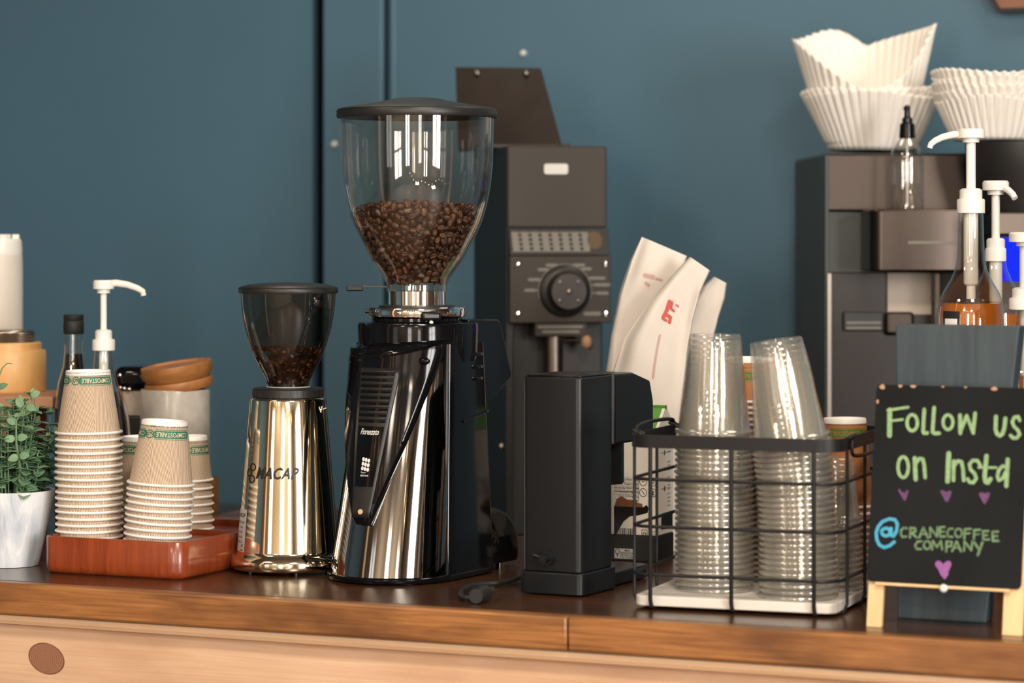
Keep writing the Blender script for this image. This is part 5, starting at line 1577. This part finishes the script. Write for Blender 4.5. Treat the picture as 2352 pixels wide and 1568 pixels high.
bag1, bm1 = bag('white paper coffee bag nearest the bulk grinder, darkest of the leaning bags', [(1440, 1212, 62), (1442, 1000, 62), (1446, 880, 60), (1456, 780, 58), (1478, 690, 60), (1503, 620, 59), (1526, 566, 57)], 4.17, .026, 4)
bag2, bm2 = bag('white paper coffee bag with the red stamp, front one of the leaning bags', [(1470, 1212, 92), (1474, 1000, 90), (1482, 900, 86), (1505, 800, 76), (1538, 720, 58), (1574, 655, 40), (1608, 606, 29)], 4.10, .034, 9)
bag3, bm3 = bag('white paper coffee bag peeking out behind the one with the red stamp', [(1545, 1212, 50), (1552, 1000, 50), (1565, 900, 48), (1585, 800, 44), (1615, 720, 38), (1640, 672, 30), (1655, 643, 17)], 4.21, .018, 14)
bpy.context.view_layer.update()
def decal(name, bobj, strokes, mat):
    tree = BVHTree.FromPolygons([bobj.matrix_world @ v.co for v in bobj.data.vertices], [tuple(p.vertices) for p in bobj.data.polygons])
    inv = bobj.matrix_world.inverted()
    def place(u, v, e):
        dr = Vector(((u - CX) / F, 1, -(v - HY) / F)).normalized()
        hit = tree.ray_cast(camp, dr)
        p = hit[0] if hit[0] is not None else camp + dr * 4.1
        return inv @ (p - dr * (.0012 + e))
    mb = MB(); ribbon(mb, strokes, place, px=4, cap=8)
    o = mb.build(name, mat, bobj, 0)
    return o
decal('red_stamp', bm2, [([(1538, 692), (1532, 712), (1524, 728)], 9), ([(1544, 694), (1541, 708), (1548, 714)], 6), ([(1530, 722), (1540, 728), (1538, 740)], 8), ([(1522, 730), (1530, 736)], 6), ([(1553, 700), (1558, 704)], 4)], M['redprint'])
decal('faded_line', bm2, [([(1516, 770), (1510, 800), (1504, 835), (1500, 868)], 5)], M['pinkprint'])
decal('faded_stamp', bm1, [([(1482, 632), (1500, 636)], 10), ([(1484, 650), (1490, 655)], 8), ([(1508, 640), (1520, 643)], 6)], M['pinkprint'])

# ================================================================== coffee brewer by the wall
dR = 4.62; k = dR / F; BRR = R(1)
zb = lambda v: CAMZ - (v - HY) * k - BZ
bw = thing('coffee_brewer', 'large stainless coffee brewer by the wall under the paper filters', 'coffee brewer', (X(1896, dR), dR, BZ), BRR)
xx = lambda u: (u - 1896) * k
MB().box(-.001, .006, 0, .42, 0, zb(356)).build('side_panel', M['greyside'], bw, 0, bevel=.002)
MB().box(.006, xx(2225), .010, .42, 0, zb(625)).build('column', M['browncol'], bw, 0, bevel=.002)
MB().box(xx(1896), xx(2225), .002, .42, zb(486), zb(352)).build('top_hood', M['brewsteel'], bw, 0, bevel=.004)
MB().box(.006, xx(2225), .010, .42, zb(625), zb(486)).build('rear_body', M['greyside'], bw, 0)
hd = MB().prism(rrect(xx(1978), xx(2225), -.115, .02, .020), 'z', zb(621), zb(482)).build('brew_head', M['brewsteel'], bw, 40, bevel=.003)
MB().box(xx(2060), xx(2170), -.1165, -.114, zb(560), zb(553)).build('name_strip', M['greyprint'], hd, 0, bevel=.0005)
for u in (1899, 2148): MB().box(xx(u), xx(u + 11), -.004, .012, 0, zb(627)).build('front_rail', M['steel'], bw, 0, bevel=.001)
MB().box(xx(2040), xx(2140), .004, .012, zb(722), zb(627)).build('cream_panel', M['cream'], bw, 0)
sw = MB().box(xx(1938), xx(2030), .002, .012, zb(760), zb(716)).build('switch_panel', M['darkpanel'], bw, 0, bevel=.002)
for z0_, z1_ in ((756, 750), (744, 738)):
    MB().box(xx(1944), xx(2024), -.0005, .003, zb(z0_), zb(z1_)).build('label_strip', M['greyprint'], sw, 0)
MB().box(xx(2034), xx(2100), -.006, .012, zb(770), zb(716)).build('steel_block', M['brewsteel'], bw, 0, bevel=.006, seg=3)
MB().box(0, xx(2225), -.14, .0, 0, .045).build('foot', M['darkpanel'], bw, 0, bevel=.006)

def local_of(o, w_): 
    return o.matrix_world.inverted() @ w_
bpy.context.view_layer.update()
# spray bottle standing on the brew head
pb = bw.matrix_world @ Vector((xx(2072), -.055, zb(482)))
ks = pb.y / F
zs = lambda v: CAMZ - (v - HY) * ks - pb.z
uS = CX + pb.x / pb.y * F
sb_ = thing('spray_bottle', 'clear bottle with a black pump nozzle standing on the brewer head', 'bottle', pb, 0)
MB().lathe([(0, 0), (36 * ks, 0), (38 * ks, .003), (38 * ks, zs(362)), (35 * ks, zs(345)), (27 * ks, zs(330)), (18 * ks, zs(320)), (15 * ks, zs(312))], 40).build('glass', M['glass'], sb_)
MB().lathe([(15 * ks, zs(318)), (19 * ks, zs(316)), (17 * ks, zs(285)), (12 * ks, zs(281)), (12 * ks, zs(272)), (7.5 * ks, zs(268)), (7 * ks, zs(243)), (0, zs(240))], 28).build('pump', M['gloss'], sb_)
MB().cyl((0, 0, zs(250)), (-.006, -.016, zs(250)), .003, 10).build('nozzle', M['gloss'], sb_)
MB().lathe([(2.5 * ks, .006), (2.5 * ks, zs(316))], 10).build('dip_tube', M['white'], sb_)

# second machine at the edge of the picture: black hopper, metal band, blue display
dK = 4.40; k = dK / F
zb = lambda v: CAMZ - (v - HY) * k - BZ
bm_ = thing('brewing_machine', 'black coffee machine with rounded hopper and blue display beside the brewer', 'coffee machine', (X(2285, dK), dK, BZ), R(-4))
xx = lambda u: (u - 2285) * k
MB().box(0, xx(2480), .0, .26, 0, zb(540)).build('body', M['brownlid'], bm_, 0, bevel=.004)
MB().box(xx(2285), xx(2480), -.006, .26, zb(540), zb(487)).build('metal_band', M['steeldark'], bm_, 0, bevel=.003)
MB().lathe([(0, zb(487)), (105 * k, zb(487)), (118 * k, zb(440)), (132 * k, zb(390)), (140 * k, zb(345)), (141 * k, zb(322)), (0, zb(322))], 56, cx=xx(2376), cy=.135).build('hopper', M['black'], bm_, 40)
MB().box(xx(2288), xx(2352), -.004, .003, zb(646), zb(546)).build('display', M['screen'], bm_, 0, bevel=.001)

# ================================================================== paper filters
def filter_mesh(rb, rt, h, n=44, amp=.0035, rimfun=None, rings=16, wob=0.0):
    mb = MB(); seg = n * 6; rr = []
    for i in range(rings + 1):
        t = i / rings
        ring = []
        for j in range(seg):
            a = 2 * PI * j / seg
            hh = h if rimfun is None else rimfun(a)[0]
            rtt = rt if rimfun is None else rimfun(a)[1]
            r = rb + (rtt - rb) * (t ** .92)
            r += amp * (.25 + .75 * t) * math.sin(n * a) * (1 if t > 0 else 0)
            z = hh * t + wob * t * math.sin(3 * a + 1) + .0012 * t * math.sin(n * a)
            ring.append(Vector((r * math.cos(a), r * math.sin(a), z)))
        rr.append(ring)
    mb.loft(rr, cap=False)
    mb.add([Vector((rb * math.cos(2 * PI * j / 40), rb * math.sin(2 * PI * j / 40), .0002)) for j in range(40)], [tuple(range(40))])
    return mb
FG = 'fluted paper coffee filters on the brewer'
dF = 4.77; k = dF / F
zF = CAMZ - (348 - HY) * k
for i in range(3):
    o = filter_mesh(96 * k, (156 + 1.5 * i) * k, (126) * k, wob=.004).build('coffee_filter', M['filter'], None, 80, solid=.0003)
    o.location = (X(2003, dF) , dF, zF + .001 + i * .0035); o.rotation_euler = (R(-1), R(1.0), i * .7)
    tag(o, 'white fluted coffee filter, ' + ('lowest', 'middle', 'topmost')[i] + ' of the three nested under the folded one', 'coffee filter', FG)
sight = math.atan2(-dF, -X(1990, dF))
def saddle(a):
    q = a - sight                      # 0 towards the camera, +90 deg to the right as seen
    s_ = math.sin(q); c_ = math.cos(q)
    pk = 243 if s_ < 0 else 276
    if c_ > 0: hgt = 120 + (pk - 120) * abs(s_) ** (1.6 if s_ < 0 else 2.6)
    elif s_ < 0: hgt = 236 + 7 * abs(s_) + 34 * math.sin(PI * abs(s_)) ** 1.2
    else: hgt = 236 + (pk - 236) * s_ ** .8
    return hgt * k, (150 + 18 * abs(s_) ** 2 - (14 if s_ > 0 else 0) * abs(s_)) * k
o = filter_mesh(94 * k, 160 * k, .2, rimfun=saddle, rings=24).build('coffee_filter', M['filter'], None, 80, solid=.0003)
o.location = (X(1992, dF), dF, zF + .012)
tag(o, 'large white coffee filter folded up like a saddle on top of the nested filters', 'coffee filter', FG)
dF2 = 4.55; k = dF2 / F
zF2 = CAMZ - (322 - HY) * k
for i in range(6):
    o = filter_mesh(96 * k, (136 + 2 * i) * k, 92 * k, wob=.0035, amp=.0042).build('coffee_filter', M['filter'], None, 80, solid=.0003)
    o.location = (X(2300, dF2), dF2 + .06, zF2 + .001 + i * 13 * k); o.rotation_euler = (R(-1), R(.5), i * 1.1)
    tag(o, f'white fluted coffee filter, {nth(5 - i, 6)} of the stack on the black machine', 'coffee filter', FG)

# ================================================================== on the wall
def wall_pt(u, v, t=WB):
    s_ = s_at(u, t); w_ = room(s_, t)
    return Vector((w_.x, w_.y, CAMZ - (v - HY) * w_.y / F)), w_.y / F
for u, v, lbl in ((1203, 122, 'white push pin on the teal wall above the bulk grinder'), (769, 331, 'white push pin on the wall trim beside the tall clear hopper')):
    p, kk = wall_pt(u, v, WB if u > 800 else WB - .002)
    o = thing('push_pin', lbl, 'pin', p, TH)
    MB().lathe([(0, .007), (.0045, .006), (.0058, .002), (.0058, 0)], 16, M=Matrix.Rotation(PI / 2, 4, 'X')).build('head', M['white'], o)
p, kk = wall_pt(2302, 32)
o = thing('hexagon_plaque', 'dark wooden hexagon plaque hanging high on the teal wall', 'wall decoration', p, TH)
s6 = .20; pts = [(0, 0), (s6, 0), (s6 * 1.5, s6 * .866), (s6, s6 * 1.732), (0, s6 * 1.732), (-s6 * .5, s6 * .866)]
MB().prism(pts, 'y', -.028, -.001).build('frame', M['ink'], o, 0)
ci = (s6 / 2, s6 * .866); pin = [(ci[0] + (x - ci[0]) * .955, ci[1] + (y - ci[1]) * .955) for x, y in pts]
MB().prism(pin, 'y', -.030, -.0275).build('wood_face', M['hexwood'], o, 0)
